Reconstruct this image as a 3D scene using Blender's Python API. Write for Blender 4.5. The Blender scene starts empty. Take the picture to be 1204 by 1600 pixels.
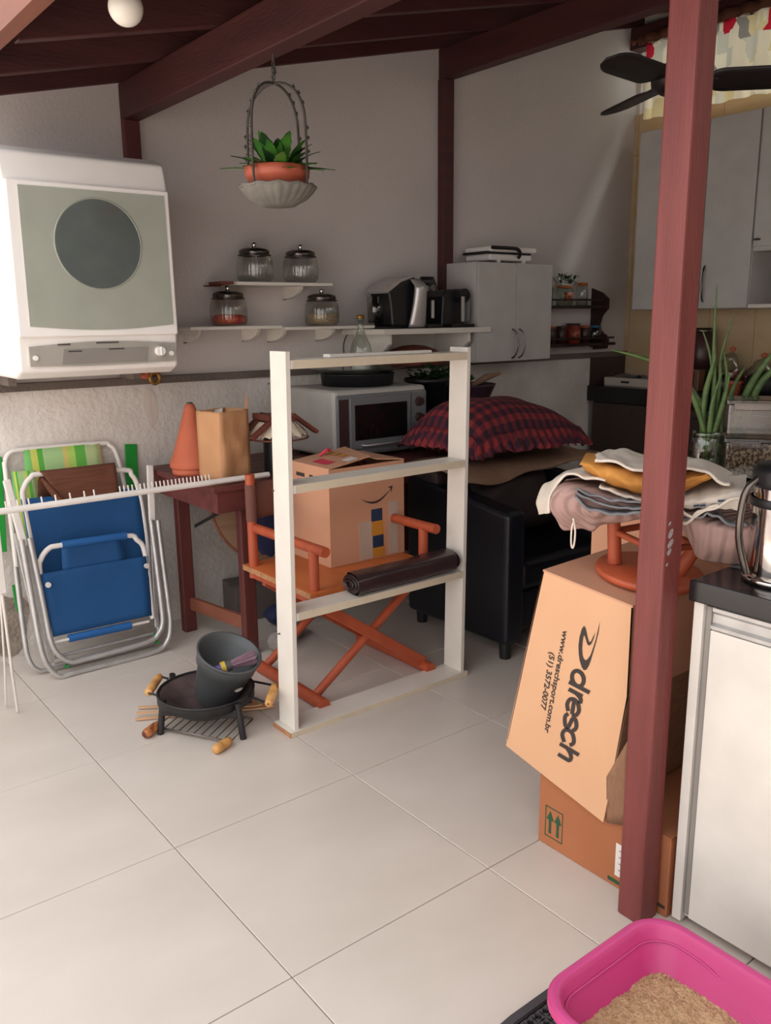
import bpy, math, random
from mathutils import Vector, Matrix, noise
random.seed(7)
PI = math.pi
COL = bpy.context.scene.collection
SC = bpy.context.scene

# ------------------------------------------------------------------ camera
cam = bpy.data.cameras.new('camera'); camo = bpy.data.objects.new('camera', cam); COL.objects.link(camo)
YAW, PIT, ROL = (math.radians(a) for a in (37.98, 12.92, -0.66))
HC = 1.4064
f_ = Vector((math.sin(YAW)*math.cos(PIT), math.cos(YAW)*math.cos(PIT), -math.sin(PIT)))
r_ = Vector((math.cos(YAW), -math.sin(YAW), 0)); u_ = r_.cross(f_)
R_ = r_*math.cos(ROL)+u_*math.sin(ROL); U_ = -r_*math.sin(ROL)+u_*math.cos(ROL)
camo.matrix_world = Matrix(((R_.x, U_.x, -f_.x, 0), (R_.y, U_.y, -f_.y, 0), (R_.z, U_.z, -f_.z, HC), (0, 0, 0, 1)))
cam.sensor_fit = 'VERTICAL'; cam.sensor_height = 36; cam.lens = 1332.0*36/1600
cam.clip_start = 0.02
SC.camera = camo

# ------------------------------------------------------------------ sky, light, exposure
world = bpy.data.worlds.new('sky'); SC.world = world; world.use_nodes = True
wn = world.node_tree.nodes; wl = world.node_tree.links
bg = wn['Background']; bg.inputs['Strength'].default_value = 2.1
tc = wn.new('ShaderNodeTexCoord'); sx = wn.new('ShaderNodeSeparateXYZ'); cr = wn.new('ShaderNodeValToRGB')
wl.new(tc.outputs['Generated'], sx.inputs[0]); wl.new(sx.outputs['Z'], cr.inputs[0]); wl.new(cr.outputs[0], bg.inputs['Color'])
cr.color_ramp.elements[0].color = (0.91, 0.885, 0.875, 1); cr.color_ramp.elements[1].color = (0.97, 0.97, 0.985, 1)
sun = bpy.data.lights.new('sun', 'SUN'); sun.energy = 11.0; sun.angle = math.radians(7); sun.color = (1, .95, .90)
suno = bpy.data.objects.new('sun', sun); COL.objects.link(suno)
_el, _az = math.radians(60), math.radians(9)
suno.rotation_euler = Vector((-math.cos(_el)*math.cos(_az), math.cos(_el)*math.sin(_az), -math.sin(_el))).to_track_quat('-Z', 'Y').to_euler()
SC.view_settings.view_transform = 'Standard'; SC.view_settings.look = 'None'
SC.view_settings.gamma = 1; SC.view_settings.use_curve_mapping = False
SC.view_settings.exposure = 0.2
SC.cycles.max_bounces = 8; SC.cycles.diffuse_bounces = 5; SC.cycles.transparent_max_bounces = 16

# ------------------------------------------------------------------ materials
def lin(c):
    return tuple(((v/255)/12.92 if v/255 <= .04045 else ((v/255+.055)/1.055)**2.4) for v in c)+(1,)
def mat(name, c, rough=.6, metal=0, c2=None, scale=8, stretch=(1, 1, 1), amt=.5, bump=0, bscale=60, spec=.5, detail=4, coat=0, emit=None):
    m = bpy.data.materials.new(name); m.use_nodes = True
    nt = m.node_tree; N = nt.nodes; L = nt.links; b = N['Principled BSDF']
    b.inputs['Roughness'].default_value = rough; b.inputs['Metallic'].default_value = metal
    b.inputs['Specular IOR Level'].default_value = spec; b.inputs['Coat Weight'].default_value = coat
    b.inputs['Base Color'].default_value = lin(c)
    t = N.new('ShaderNodeTexCoord'); mp = N.new('ShaderNodeMapping'); mp.inputs['Scale'].default_value = stretch
    L.new(t.outputs['Object'], mp.inputs[0])
    if c2 is None: c2 = tuple(max(0, v*.93) for v in c)
    n = N.new('ShaderNodeTexNoise'); n.inputs['Scale'].default_value = scale; n.inputs['Detail'].default_value = detail
    L.new(mp.outputs[0], n.inputs['Vector'])
    ra = N.new('ShaderNodeValToRGB'); ra.color_ramp.elements[0].position = .5-amt/2; ra.color_ramp.elements[1].position = .5+amt/2
    ra.color_ramp.elements[0].color = lin(c2); ra.color_ramp.elements[1].color = lin(c)
    L.new(n.outputs['Fac'], ra.inputs[0]); L.new(ra.outputs[0], b.inputs['Base Color'])
    if bump:
        n2 = N.new('ShaderNodeTexNoise'); n2.inputs['Scale'].default_value = bscale; n2.inputs['Detail'].default_value = 3
        L.new(mp.outputs[0], n2.inputs['Vector'])
        bp = N.new('ShaderNodeBump'); bp.inputs['Strength'].default_value = bump; bp.inputs['Distance'].default_value = .01
        L.new(n2.outputs['Fac'], bp.inputs['Height']); L.new(bp.outputs[0], b.inputs['Normal'])
    if emit:
        b.inputs['Emission Color'].default_value = lin(emit); b.inputs['Emission Strength'].default_value = 1
    return m
def thin_glass(name, tint=(235, 240, 236), gloss=.16, rough=.04):
    m = bpy.data.materials.new(name); m.use_nodes = True; nt = m.node_tree; N = nt.nodes; L = nt.links
    N.remove(N['Principled BSDF']); out = N['Material Output']
    tr = N.new('ShaderNodeBsdfTransparent'); tr.inputs[0].default_value = lin(tint)
    gl = N.new('ShaderNodeBsdfGlossy'); gl.inputs['Roughness'].default_value = rough
    lw = N.new('ShaderNodeLayerWeight'); lw.inputs['Blend'].default_value = .35
    ma = N.new('ShaderNodeMath'); ma.operation = 'MULTIPLY_ADD'; ma.inputs[1].default_value = .6; ma.inputs[2].default_value = gloss*.4
    mx = N.new('ShaderNodeMixShader'); L.new(lw.outputs['Facing'], ma.inputs[0]); L.new(ma.outputs[0], mx.inputs[0])
    L.new(tr.outputs[0], mx.inputs[1]); L.new(gl.outputs[0], mx.inputs[2]); L.new(mx.outputs[0], out.inputs[0])
    return m
M = {}
M['wall'] = mat('wall_paint', (212, 205, 202), .85, c2=(200, 192, 188), scale=1.2, bump=.2, bscale=90)
M['wall_low'] = mat('lower_wall_plaster', (222, 216, 210), .9, c2=(192, 182, 173), scale=2.6, amt=.35, bump=.6, bscale=40)
M['damage'] = mat('bare_render', (165, 152, 138), .95, c2=(120, 108, 96), scale=14, bump=.8, bscale=60)
M['rust'] = mat('rust_stain', (196, 178, 166), .95, c2=(214, 206, 200), scale=12, stretch=(3, 3, .6))
M['ledge'] = mat('ledge_cement', (118, 106, 98), .9, c2=(92, 82, 76), scale=5, bump=.5)
M['tile'] = mat('floor_tile', (214, 205, 196), .38, c2=(200, 190, 180), scale=2.2, stretch=(1, 1.6, 1), amt=.5, bump=.03, bscale=200, detail=7)
M['grout'] = mat('grout', (150, 142, 134), .9)
M['walltile'] = mat('cream_wall_tile', (204, 184, 152), .3, c2=(190, 160, 120), scale=3, stretch=(1, 1, 3))
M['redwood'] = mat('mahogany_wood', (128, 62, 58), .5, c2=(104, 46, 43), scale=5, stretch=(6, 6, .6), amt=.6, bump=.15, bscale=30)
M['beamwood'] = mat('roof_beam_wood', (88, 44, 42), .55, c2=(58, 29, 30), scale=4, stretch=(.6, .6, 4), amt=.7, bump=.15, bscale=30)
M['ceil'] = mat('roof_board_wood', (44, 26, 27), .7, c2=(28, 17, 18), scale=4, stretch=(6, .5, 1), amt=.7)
M['white'] = mat('white_enamel', (246, 242, 238), .35, c2=(240, 236, 231))
M['mdf'] = mat('white_melamine', (228, 222, 213), .45, c2=(219, 213, 203), scale=10)
M['mdf_edge'] = mat('cream_board_edge', (216, 202, 178), .6)
M['rawedge'] = mat('raw_chipboard', (190, 140, 100), .9, c2=(150, 100, 66), scale=60)
M['cabwhite'] = mat('cabinet_white', (226, 221, 212), .4)
M['cabgrey'] = mat('cabinet_grey_white', (196, 192, 188), .45)
M['cabbrown'] = mat('brown_cabinet', (70, 54, 48), .5, c2=(58, 44, 40), scale=5, stretch=(1, 1, .2))
M['doorglass'] = mat('frosted_green_glass', (166, 170, 158), .12, c2=(158, 162, 150), spec=.6)
M['porthole'] = mat('smoked_glass', (92, 100, 97), .08, c2=(80, 88, 86), spec=.6)
M['panelgrey'] = mat('control_panel_grey', (170, 165, 156), .4)
M['panelgrey2'] = mat('control_panel_darker', (146, 140, 134), .4)
M['darkprint'] = mat('dark_print', (70, 66, 62), .7)
M['brass'] = mat('old_brass', (176, 134, 62), .45, .7, c2=(128, 92, 44), scale=40)
M['alu'] = mat('aluminium_tube', (200, 198, 196), .38, .55, c2=(178, 176, 174), scale=20)
M['whitetube'] = mat('white_tube', (232, 226, 220), .4)
M['blue'] = mat('blue_mesh_fabric', (14, 80, 136), .75, c2=(12, 68, 118), scale=3, bump=.3, bscale=400)
M['blue2'] = mat('blue_sleeve_fabric', (28, 96, 164), .7, bump=.3, bscale=300)
M['brightgreen'] = mat('bright_green_plastic', (14, 140, 44), .5)
M['browncloth'] = mat('brown_ribbed_cloth', (120, 72, 50), .85, c2=(92, 54, 38), scale=6, stretch=(1, 1, 30), bump=.4, bscale=50)
M['table'] = mat('dark_red_table_wood', (112, 56, 50), .5, c2=(78, 34, 34), scale=4, stretch=(1, 7, 7), amt=.7, bump=.1)
M['tableleg'] = mat('dark_red_leg_wood', (104, 48, 42), .55, c2=(76, 34, 32), scale=4, stretch=(7, 7, .7), amt=.7)
M['tablerail'] = mat('brown_rail_wood', (140, 84, 62), .6, c2=(112, 62, 46), scale=4, stretch=(6, .7, 6), amt=.6)
M['ply'] = mat('plywood_leaf', (172, 136, 108), .7, c2=(150, 114, 88), scale=6, stretch=(1, 1, 8))
M['terracotta'] = mat('terracotta', (200, 108, 78), .75, c2=(184, 94, 66), scale=6)
M['potorange'] = mat('terracotta_plastic', (190, 96, 72), .5)
M['paper'] = mat('kraft_paper', (200, 150, 108), .8, c2=(184, 134, 94), scale=7, bump=.4, bscale=14)
M['black'] = mat('black_plastic', (26, 25, 28), .4)
M['blackmetal'] = mat('black_iron', (34, 33, 35), .5, c2=(24, 24, 26), scale=20)
M['blackstone'] = mat('black_granite', (30, 28, 30), .18, c2=(22, 21, 23), scale=200, amt=.2)
M['lace'] = mat('cream_lace', (226, 212, 190), .9, c2=(205, 190, 168), scale=60, bump=.5, bscale=120)
M['roofwood'] = mat('small_brown_wood', (120, 62, 46), .6, c2=(88, 42, 34), scale=10)
M['card'] = mat('cardboard', (206, 154, 124), .85, c2=(196, 144, 114), scale=3)
M['cardO'] = mat('orange_cardboard', (172, 108, 72), .85, c2=(160, 98, 62), scale=4)
M['cardD'] = mat('cardboard_dresch', (218, 172, 134), .85, c2=(210, 162, 124), scale=3)
M['cardin'] = mat('cardboard_inside', (150, 112, 84), .9, c2=(132, 96, 72), scale=40, stretch=(1, 8, 1))
M['print'] = mat('carton_print', (62, 52, 48), .8)
M['greenprint'] = mat('green_print', (34, 84, 54), .8)
M['stickerw'] = mat('white_sticker', (228, 224, 218), .6)
M['stickerb'] = mat('navy_sticker', (34, 54, 84), .6)
M['stickery'] = mat('amber_tape', (206, 142, 52), .5)
M['tapegrey'] = mat('grey_tape', (196, 176, 160), .4)
M['pinkred'] = mat('pink_red_tape', (214, 54, 84), .5)
M['orangewood'] = mat('orange_stained_wood', (184, 88, 54), .5, c2=(160, 70, 42), scale=5, stretch=(4, 4, 1), amt=.6)
M['seatwood'] = mat('orange_seat_board', (208, 118, 62), .45, c2=(186, 98, 50), scale=4, stretch=(5, 1, 1))
M['canvas'] = mat('brown_canvas', (112, 72, 62), .9, bump=.3, bscale=200)
M['canvas2'] = mat('tan_canvas', (160, 98, 66), .9, c2=(138, 80, 54), scale=5)
M['vinyl'] = mat('dark_brown_vinyl', (58, 42, 44), .32, c2=(48, 34, 36), scale=6, bump=.25, bscale=10, coat=.2)
M['leather'] = mat('navy_black_leather', (22, 24, 32), .38, c2=(17, 19, 26), scale=5, bump=.15, bscale=120)
M['leatherbrown'] = mat('dark_brown_back_fabric', (52, 36, 36), .7, c2=(42, 29, 30), scale=5)
M['tan'] = mat('tan_cloth', (150, 118, 96), .9, c2=(128, 98, 78), scale=7, bump=.4, bscale=40)
M['ovenbody'] = mat('oven_light_grey', (186, 182, 176), .45)
M['ovenfront'] = mat('oven_front_grey', (128, 130, 134), .35, .2)
M['ovenglass'] = mat('oven_dark_glass', (20, 17, 18), .1, c2=(26, 21, 20), spec=.6)
M['ovenstrip'] = mat('oven_brown_strip', (62, 42, 40), .4)
M['steel'] = mat('polished_steel', (210, 206, 202), .12, 1.0, c2=(196, 192, 188), scale=3)
M['lidsteel'] = mat('jar_lid_steel', (120, 112, 106), .22, .9, c2=(80, 74, 70), scale=10)
M['silver'] = mat('silver_plastic', (196, 192, 190), .3, .5)
M['glass'] = thin_glass('clear_glass')
M['glassg'] = thin_glass('greenish_glass', (222, 232, 222), .3)
M['jarglass'] = thin_glass('ribbed_jar_glass', (240, 240, 238), .3, .1)
M['plasticclear'] = thin_glass('clear_plastic', (222, 216, 212), .3, .12)
M['redcandy'] = mat('red_and_pink_sweets', (190, 40, 74), .5, c2=(226, 120, 70), scale=40, amt=.15)
M['grain'] = mat('beige_grain', (196, 176, 142), .9, c2=(178, 156, 120), scale=120, bump=.6, bscale=200)
M['seeds'] = mat('mixed_seed', (196, 186, 160), .9, c2=(66, 56, 40), scale=110, amt=.12, bump=.8, bscale=150)
M['darkred'] = mat('dark_red_filling', (110, 34, 26), .5, c2=(150, 50, 30), scale=30)
M['spice'] = mat('dark_spice_jar', (66, 42, 40), .35)
M['orangelid'] = mat('orange_lid', (176, 100, 44), .5)
M['bluelid'] = mat('blue_lid', (44, 104, 138), .5)
M['orangelabel'] = mat('orange_label', (180, 104, 72), .6, c2=(120, 60, 44), scale=60, amt=.15)
M['rackwood'] = mat('dark_rack_wood', (52, 26, 24), .55, c2=(40, 20, 19), scale=8)
M['leaf'] = mat('leaf_green', (82, 142, 50), .5, c2=(40, 92, 34), scale=14)
M['leaf2'] = mat('leaf_dark_green', (30, 68, 30), .5, c2=(22, 50, 24), scale=14)
M['snake'] = mat('snake_plant_green', (100, 124, 66), .5, c2=(62, 88, 44), scale=16, stretch=(1, 1, 3))
M['snaketip'] = mat('dried_tip', (170, 140, 90), .8)
M['ironp'] = mat('grey_painted_iron', (92, 86, 80), .7, .2, c2=(66, 62, 58), scale=30)
M['ironbowl'] = mat('grey_cast_bowl', (134, 130, 122), .75, .1, c2=(108, 104, 98), scale=20)
M['bulb'] = mat('white_globe', (240, 234, 222), .25)
M['bucket'] = mat('grey_bucket_plastic', (84, 88, 90), .45, c2=(76, 80, 82), scale=3)
M['discin'] = mat('worn_iron_inside', (92, 78, 76), .5, c2=(60, 50, 52), scale=12, amt=.3)
M['lightwood'] = mat('turned_light_wood', (214, 162, 98), .55, c2=(196, 142, 80), scale=10)
M['burnwood'] = mat('scorched_handle_wood', (204, 130, 76), .6, c2=(96, 44, 26), scale=16, amt=.1)
M['stick'] = mat('bamboo_stick', (212, 172, 134), .7, c2=(196, 152, 112), scale=10)
M['rod'] = mat('dull_wire', (120, 112, 106), .4, .7)
M['bristle'] = mat('mauve_bristles', (176, 142, 156), .9, c2=(150, 116, 132), scale=60, bump=.5, bscale=300)
M['purple'] = mat('purple_plastic', (108, 90, 160), .5)
M['yellow'] = mat('yellow_plastic', (222, 186, 72), .5)
M['fan'] = mat('black_fan', (30, 22, 22), .45)
M['bluebag'] = mat('navy_cloth', (40, 46, 84), .8)
M['greybox'] = mat('grey_brown_carton', (98, 88, 84), .8)
M['greycloth'] = mat('grey_rolled_cloth', (156, 150, 144), .9, c2=(120, 114, 110), scale=20, bump=.5)
M['mauve'] = mat('mauve_quilt', (178, 146, 138), .85, c2=(166, 134, 126), scale=5)
M['greyc'] = mat('blue_grey_cloth', (134, 134, 136), .9, c2=(112, 112, 116), scale=30, bump=.3, bscale=200)
M['mustard'] = mat('mustard_cloth', (206, 146, 70), .85, c2=(184, 122, 54), scale=8, bump=.3, bscale=60)
M['cream'] = mat('cream_canvas_cloth', (226, 214, 200), .9, c2=(212, 200, 186), scale=9, bump=.3, bscale=90)
M['navyp'] = mat('navy_print', (40, 58, 88), .8)
M['pink'] = mat('pink_plastic', (196, 58, 122), .42, c2=(188, 54, 116), scale=4)
M['pinkrim'] = mat('pink_rim_plastic', (206, 76, 138), .42)
M['sand'] = mat('litter_sand', (214, 180, 140), .95, c2=(186, 150, 112), scale=120, amt=.5, bump=.9, bscale=160)
M['rubber'] = mat('grey_rubber', (72, 70, 74), .75, c2=(60, 58, 62), scale=12)
M['dark'] = mat('near_black', (14, 12, 14), .6)
M['purplepot'] = mat('dark_purple_pot', (58, 34, 50), .5)
M['trayw'] = mat('cream_dish_tray', (198, 186, 172), .6)
M['radio'] = mat('brown_wood_radio', (110, 76, 56), .5)
M['screen'] = mat('clock_display', (170, 170, 170), .3)
M['greentape'] = mat('green_foot', (40, 130, 60), .6)
M['chip'] = mat('chipped_paint', (176, 172, 172), .6, c2=(130, 110, 110), scale=60)
M['peninsula'] = M['blackstone']

# quilted relief on the mauve mat
def quilt(m, scale):
    nt = m.node_tree; N = nt.nodes; L = nt.links; b = N['Principled BSDF']
    w = N.new('ShaderNodeTexWave'); w.wave_type = 'RINGS'; w.inputs['Scale'].default_value = scale; w.inputs['Distortion'].default_value = 2.5
    w.inputs['Detail'].default_value = 1
    t = N.new('ShaderNodeTexCoord'); L.new(t.outputs['Object'], w.inputs['Vector'])
    bp = N.new('ShaderNodeBump'); bp.inputs['Strength'].default_value = .8; bp.inputs['Distance'].default_value = .006
    L.new(w.outputs['Fac'], bp.inputs['Height']); L.new(bp.outputs[0], b.inputs['Normal'])
quilt(M['mauve'], 14)

def plaid():
    m = bpy.data.materials.new('red_navy_plaid'); m.use_nodes = True; nt = m.node_tree; N = nt.nodes; L = nt.links
    b = N['Principled BSDF']; b.inputs['Roughness'].default_value = .85
    t = N.new('ShaderNodeTexCoord'); s = N.new('ShaderNodeSeparateXYZ'); L.new(t.outputs['Object'], s.inputs[0])
    def band(out, freq, phase):
        a = N.new('ShaderNodeMath'); a.operation = 'MULTIPLY_ADD'; a.inputs[1].default_value = freq*2.1; a.inputs[2].default_value = phase; L.new(out, a.inputs[0])
        c = N.new('ShaderNodeMath'); c.operation = 'SINE'; L.new(a.outputs[0], c.inputs[0])
        g = N.new('ShaderNodeMath'); g.operation = 'GREATER_THAN'; g.inputs[1].default_value = .1; L.new(c.outputs[0], g.inputs[0])
        return g.outputs[0]
    g1 = band(s.outputs['X'], 62, 0); g2 = band(s.outputs['Y'], 62, 1)
    add = N.new('ShaderNodeMath'); add.operation = 'ADD'; L.new(g1, add.inputs[0]); L.new(g2, add.inputs[1])
    h = N.new('ShaderNodeMath'); h.operation = 'MULTIPLY'; h.inputs[1].default_value = .5; L.new(add.outputs[0], h.inputs[0])
    ra = N.new('ShaderNodeValToRGB'); e = ra.color_ramp.elements
    e[0].color = lin((52, 25, 42)); e[1].color = lin((172, 46, 46)); x = e.new(.5); x.color = lin((122, 34, 42))
    ra.color_ramp.interpolation = 'CONSTANT'; e[1].position = .4; e[2].position = .9
    e[1].color = lin((98, 32, 44)); e[2].color = lin((142, 44, 46))
    L.new(h.outputs[0], ra.inputs[0]); L.new(ra.outputs[0], b.inputs['Base Color'])
    return m
M['plaid'] = plaid()

def stripes():
    m = bpy.data.materials.new('green_striped_fabric'); m.use_nodes = True; nt = m.node_tree; N = nt.nodes; L = nt.links
    b = N['Principled BSDF']; b.inputs['Roughness'].default_value = .8
    t = N.new('ShaderNodeTexCoord'); s = N.new('ShaderNodeSeparateXYZ'); L.new(t.outputs['Generated'], s.inputs[0])
    ra = N.new('ShaderNodeValToRGB'); ra.color_ramp.interpolation = 'CONSTANT'; e = ra.color_ramp.elements
    cs = [(0, (110, 176, 96)), (.2, (196, 200, 96)), (.27, (84, 166, 60)), (.33, (160, 196, 136)), (.55, (206, 190, 110)), (.6, (172, 206, 100)), (.68, (96, 176, 70)), (.8, (176, 196, 140)), (.95, (216, 206, 150))]
    e[0].position = 0; e[0].color = lin(cs[0][1]); e[1].position = cs[1][0]; e[1].color = lin(cs[1][1])
    for p, c in cs[2:]: x = e.new(p); x.color = lin(c)
    L.new(s.outputs['X'], ra.inputs[0]); L.new(ra.outputs[0], b.inputs['Base Color'])
    return m
M['stripes'] = stripes()

def curtain_mat():
    m = bpy.data.materials.new('patterned_curtain'); m.use_nodes = True; nt = m.node_tree; N = nt.nodes; L = nt.links
    N.remove(N['Principled BSDF'])
    t = N.new('ShaderNodeTexCoord'); mp = N.new('ShaderNodeMapping'); mp.inputs['Scale'].default_value = (1, 15, 10); L.new(t.outputs['Object'], mp.inputs[0])
    v = N.new('ShaderNodeTexVoronoi'); v.distance = 'CHEBYCHEV'; v.inputs['Scale'].default_value = 1; L.new(mp.outputs[0], v.inputs['Vector'])
    s = N.new('ShaderNodeSeparateColor'); L.new(v.outputs['Color'], s.inputs[0])
    ra = N.new('ShaderNodeValToRGB'); ra.color_ramp.interpolation = 'CONSTANT'; e = ra.color_ramp.elements
    e[0].color = lin((196, 40, 60)); e[1].position = .13; e[1].color = lin((232, 218, 196))
    for p, c in ((.42, (208, 200, 186)), (.62, (222, 202, 158)), (.72, (146, 138, 132)), (.84, (238, 226, 204))): x = e.new(p); x.color = lin(c)
    L.new(s.outputs[0], ra.inputs[0])
    d = N.new('ShaderNodeBsdfDiffuse'); tr = N.new('ShaderNodeBsdfTranslucent'); mx = N.new('ShaderNodeMixShader'); mx.inputs[0].default_value = .5
    L.new(ra.outputs[0], d.inputs[0]); L.new(ra.outputs[0], tr.inputs[0]); L.new(d.outputs[0], mx.inputs[1]); L.new(tr.outputs[0], mx.inputs[2])
    L.new(mx.outputs[0], N['Material Output'].inputs[0])
    return m
M['curtain'] = curtain_mat()

# ------------------------------------------------------------------ mesh helpers
def frame_from(d):
    d = Vector(d).normalized(); a = Vector((0, 0, 1)) if abs(d.z) < .9 else Vector((1, 0, 0))
    x = a.cross(d).normalized(); y = d.cross(x); return x, y, d
def catmull(pts, n=4):
    P = [Vector(p) for p in pts]; out = []
    for i in range(len(P)-1):
        p0 = P[max(i-1, 0)]; p1 = P[i]; p2 = P[i+1]; p3 = P[min(i+2, len(P)-1)]
        for k in range(n):
            t = k/n; out.append(.5*((2*p1)+(p2-p0)*t+(2*p0-5*p1+4*p2-p3)*t*t+(3*p1-p0-3*p2+p3)*t**3))
    out.append(P[-1]); return out
class MB:
    def __init__(s): s.v = []; s.f = []; s.sm = []
    def add(s, vs, fs, smooth=False):
        o = len(s.v); s.v += [Vector(v) for v in vs]
        for f in fs: s.f.append([i+o for i in f]); s.sm.append(smooth)
        return s
    def box(s, lo, hi, rot=None, piv=None):
        x0, y0, z0 = lo; x1, y1, z1 = hi
        vs = [Vector(v) for v in ((x0, y0, z0), (x1, y0, z0), (x1, y1, z0), (x0, y1, z0), (x0, y0, z1), (x1, y0, z1), (x1, y1, z1), (x0, y1, z1))]
        if rot is not None:
            piv = Vector(piv) if piv is not None else sum(vs, Vector())/8
            vs = [rot @ (v-piv)+piv for v in vs]
        return s.add(vs, [(0, 3, 2, 1), (4, 5, 6, 7), (0, 1, 5, 4), (1, 2, 6, 5), (2, 3, 7, 6), (3, 0, 4, 7)])
    def beam(s, p0, p1, w, h, up=(0, 0, 1)):   # rectangular bar from p0 to p1: w across, h along 'up'
        p0 = Vector(p0); p1 = Vector(p1); d = (p1-p0).normalized(); x = d.cross(Vector(up)).normalized(); y = x.cross(d)
        vs = [p+x*a*w/2+y*b*h/2 for p in (p0, p1) for a, b in ((-1, -1), (1, -1), (1, 1), (-1, 1))]
        return s.add(vs, [(3, 2, 1, 0), (4, 5, 6, 7), (0, 1, 5, 4), (1, 2, 6, 5), (2, 3, 7, 6), (3, 0, 4, 7)])
    def cyl(s, p0, p1, r0, r1=None, n=16, caps=True, smooth=True):
        r1 = r0 if r1 is None else r1; p0 = Vector(p0); p1 = Vector(p1); x, y, d = frame_from(p1-p0)
        vs = [p+(x*math.cos(2*PI*i/n)+y*math.sin(2*PI*i/n))*r for p, r in ((p0, r0), (p1, r1)) for i in range(n)]
        s.add(vs, [(i, (i+1) % n, n+(i+1) % n, n+i) for i in range(n)], smooth)
        if caps: s.add(vs[:n], [list(range(n))[::-1]]); s.add(vs[n:], [list(range(n))])
        return s
    def tube(s, pts, r, n=8, closed=False, caps=True):
        P = [Vector(p) for p in pts]; m = len(P); rr = r if isinstance(r, (list, tuple)) else [r]*m
        d0 = (P[1]-P[0]).normalized(); x, y, _ = frame_from(d0); vs = []
        for i in range(m):
            if closed: d = (P[(i+1) % m]-P[i-1]).normalized()
            else: d = (P[min(i+1, m-1)]-P[max(i-1, 0)]).normalized()
            x = (x-d*x.dot(d)); x = x.normalized() if x.length > 1e-6 else frame_from(d)[0]; y = d.cross(x)
            vs += [P[i]+(x*math.cos(2*PI*k/n)+y*math.sin(2*PI*k/n))*rr[i] for k in range(n)]
        fs = []
        for i in range(m if closed else m-1):
            a = i*n; b = ((i+1) % m)*n
            fs += [(a+k, a+(k+1) % n, b+(k+1) % n, b+k) for k in range(n)]
        s.add(vs, fs, True)
        if not closed and caps: s.add(vs[:n], [list(range(n))[::-1]]); s.add(vs[-n:], [list(range(n))])
        return s
    def lathe(s, prof, c=(0, 0, 0), axis=(0, 0, 1), n=24, flute=0, nf=0, smooth=True):
        x, y, d = frame_from(axis); c = Vector(c); vs = []; m = len(prof)
        if tuple(axis) == (0, 0, 1): x, y, d = Vector((1, 0, 0)), Vector((0, 1, 0)), Vector((0, 0, 1))
        for r, z in prof:
            for k in range(n):
                a = 2*PI*k/n; q = r*(1+flute*math.cos(nf*a)) if nf else r
                vs.append(c+d*z+(x*math.cos(a)+y*math.sin(a))*q)
        fs = [(i*n+k, i*n+(k+1) % n, (i+1)*n+(k+1) % n, (i+1)*n+k) for i in range(m-1) for k in range(n)]
        return s.add(vs, fs, smooth)
    def prism(s, poly, ax, a, b):   # polygon in the two other axes, extruded along ax from a to b
        n = len(poly)
        def pt(p, t):
            return {'x': (t, p[0], p[1]), 'y': (p[0], t, p[1]), 'z': (p[0], p[1], t)}[ax]
        vs = [pt(p, a) for p in poly]+[pt(p, b) for p in poly]
        return s.add(vs, [list(range(n)), list(range(n, 2*n))[::-1]]+[(i, i+n, (i+1) % n+n, (i+1) % n) for i in range(n)])
    def sheet(s, fn, nu, nv, th=0):    # fn(u,v)->point ; optional thickness along the normal
        P = [[Vector(fn(i/nu, j/nv)) for j in range(nv+1)] for i in range(nu+1)]
        def nrm(i, j):
            a = P[min(i+1, nu)][j]-P[max(i-1, 0)][j]; b = P[i][min(j+1, nv)]-P[i][max(j-1, 0)]
            q = a.cross(b); return q.normalized() if q.length > 1e-9 else Vector((0, 0, 1))
        w = nv+1
        top = [P[i][j] for i in range(nu+1) for j in range(w)]
        fs = [(i*w+j, (i+1)*w+j, (i+1)*w+j+1, i*w+j+1) for i in range(nu) for j in range(nv)]
        if not th: return s.add(top, fs, True)
        bot = [P[i][j]-nrm(i, j)*th for i in range(nu+1) for j in range(w)]; N = len(top)
        fb = [tuple(k+N for k in f)[::-1] for f in fs]
        ring = [i*w for i in range(nu+1)]+[nu*w+j for j in range(1, w)]+[i*w+nv for i in range(nu-1, -1, -1)]+[j for j in range(nv-1, 0, -1)]
        fe = [(ring[k], ring[k]+N, ring[(k+1) % len(ring)]+N, ring[(k+1) % len(ring)]) for k in range(len(ring))]
        return s.add(top+bot, fs+fb+fe, True)
    def build(s, name, m, parent=None, bev=0, seg=2, kind=None):
        me = bpy.data.meshes.new(name)
        off = parent.matrix_world.translation if parent else Vector()
        if parent:
            off = wloc(parent)
        me.from_pydata([v-off for v in s.v], [], s.f); me.update()
        import bmesh
        bm = bmesh.new(); bm.from_mesh(me); bmesh.ops.recalc_face_normals(bm, faces=bm.faces); bm.to_mesh(me); bm.free()
        me.polygons.foreach_set('use_smooth', s.sm)
        me.materials.append(M[m] if isinstance(m, str) else m)
        o = bpy.data.objects.new(name, me); COL.objects.link(o)
        if parent: o.parent = parent
        if bev:
            b = o.modifiers.new('bevel', 'BEVEL'); b.width = bev; b.segments = seg; b.limit_method = 'ANGLE'; b.angle_limit = math.radians(50)
        if kind: o['kind'] = kind
        return o
def wloc(o):
    l = Vector(o.location)
    while o.parent: o = o.parent; l += o.location
    return l
def thing(name, label, cat, loc=(0, 0, 0), group=None):
    o = bpy.data.objects.new(name, None); COL.objects.link(o); o.location = loc; o.empty_display_size = .05
    o['label'] = label; o['category'] = cat
    if group: o['group'] = group
    return o
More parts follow.
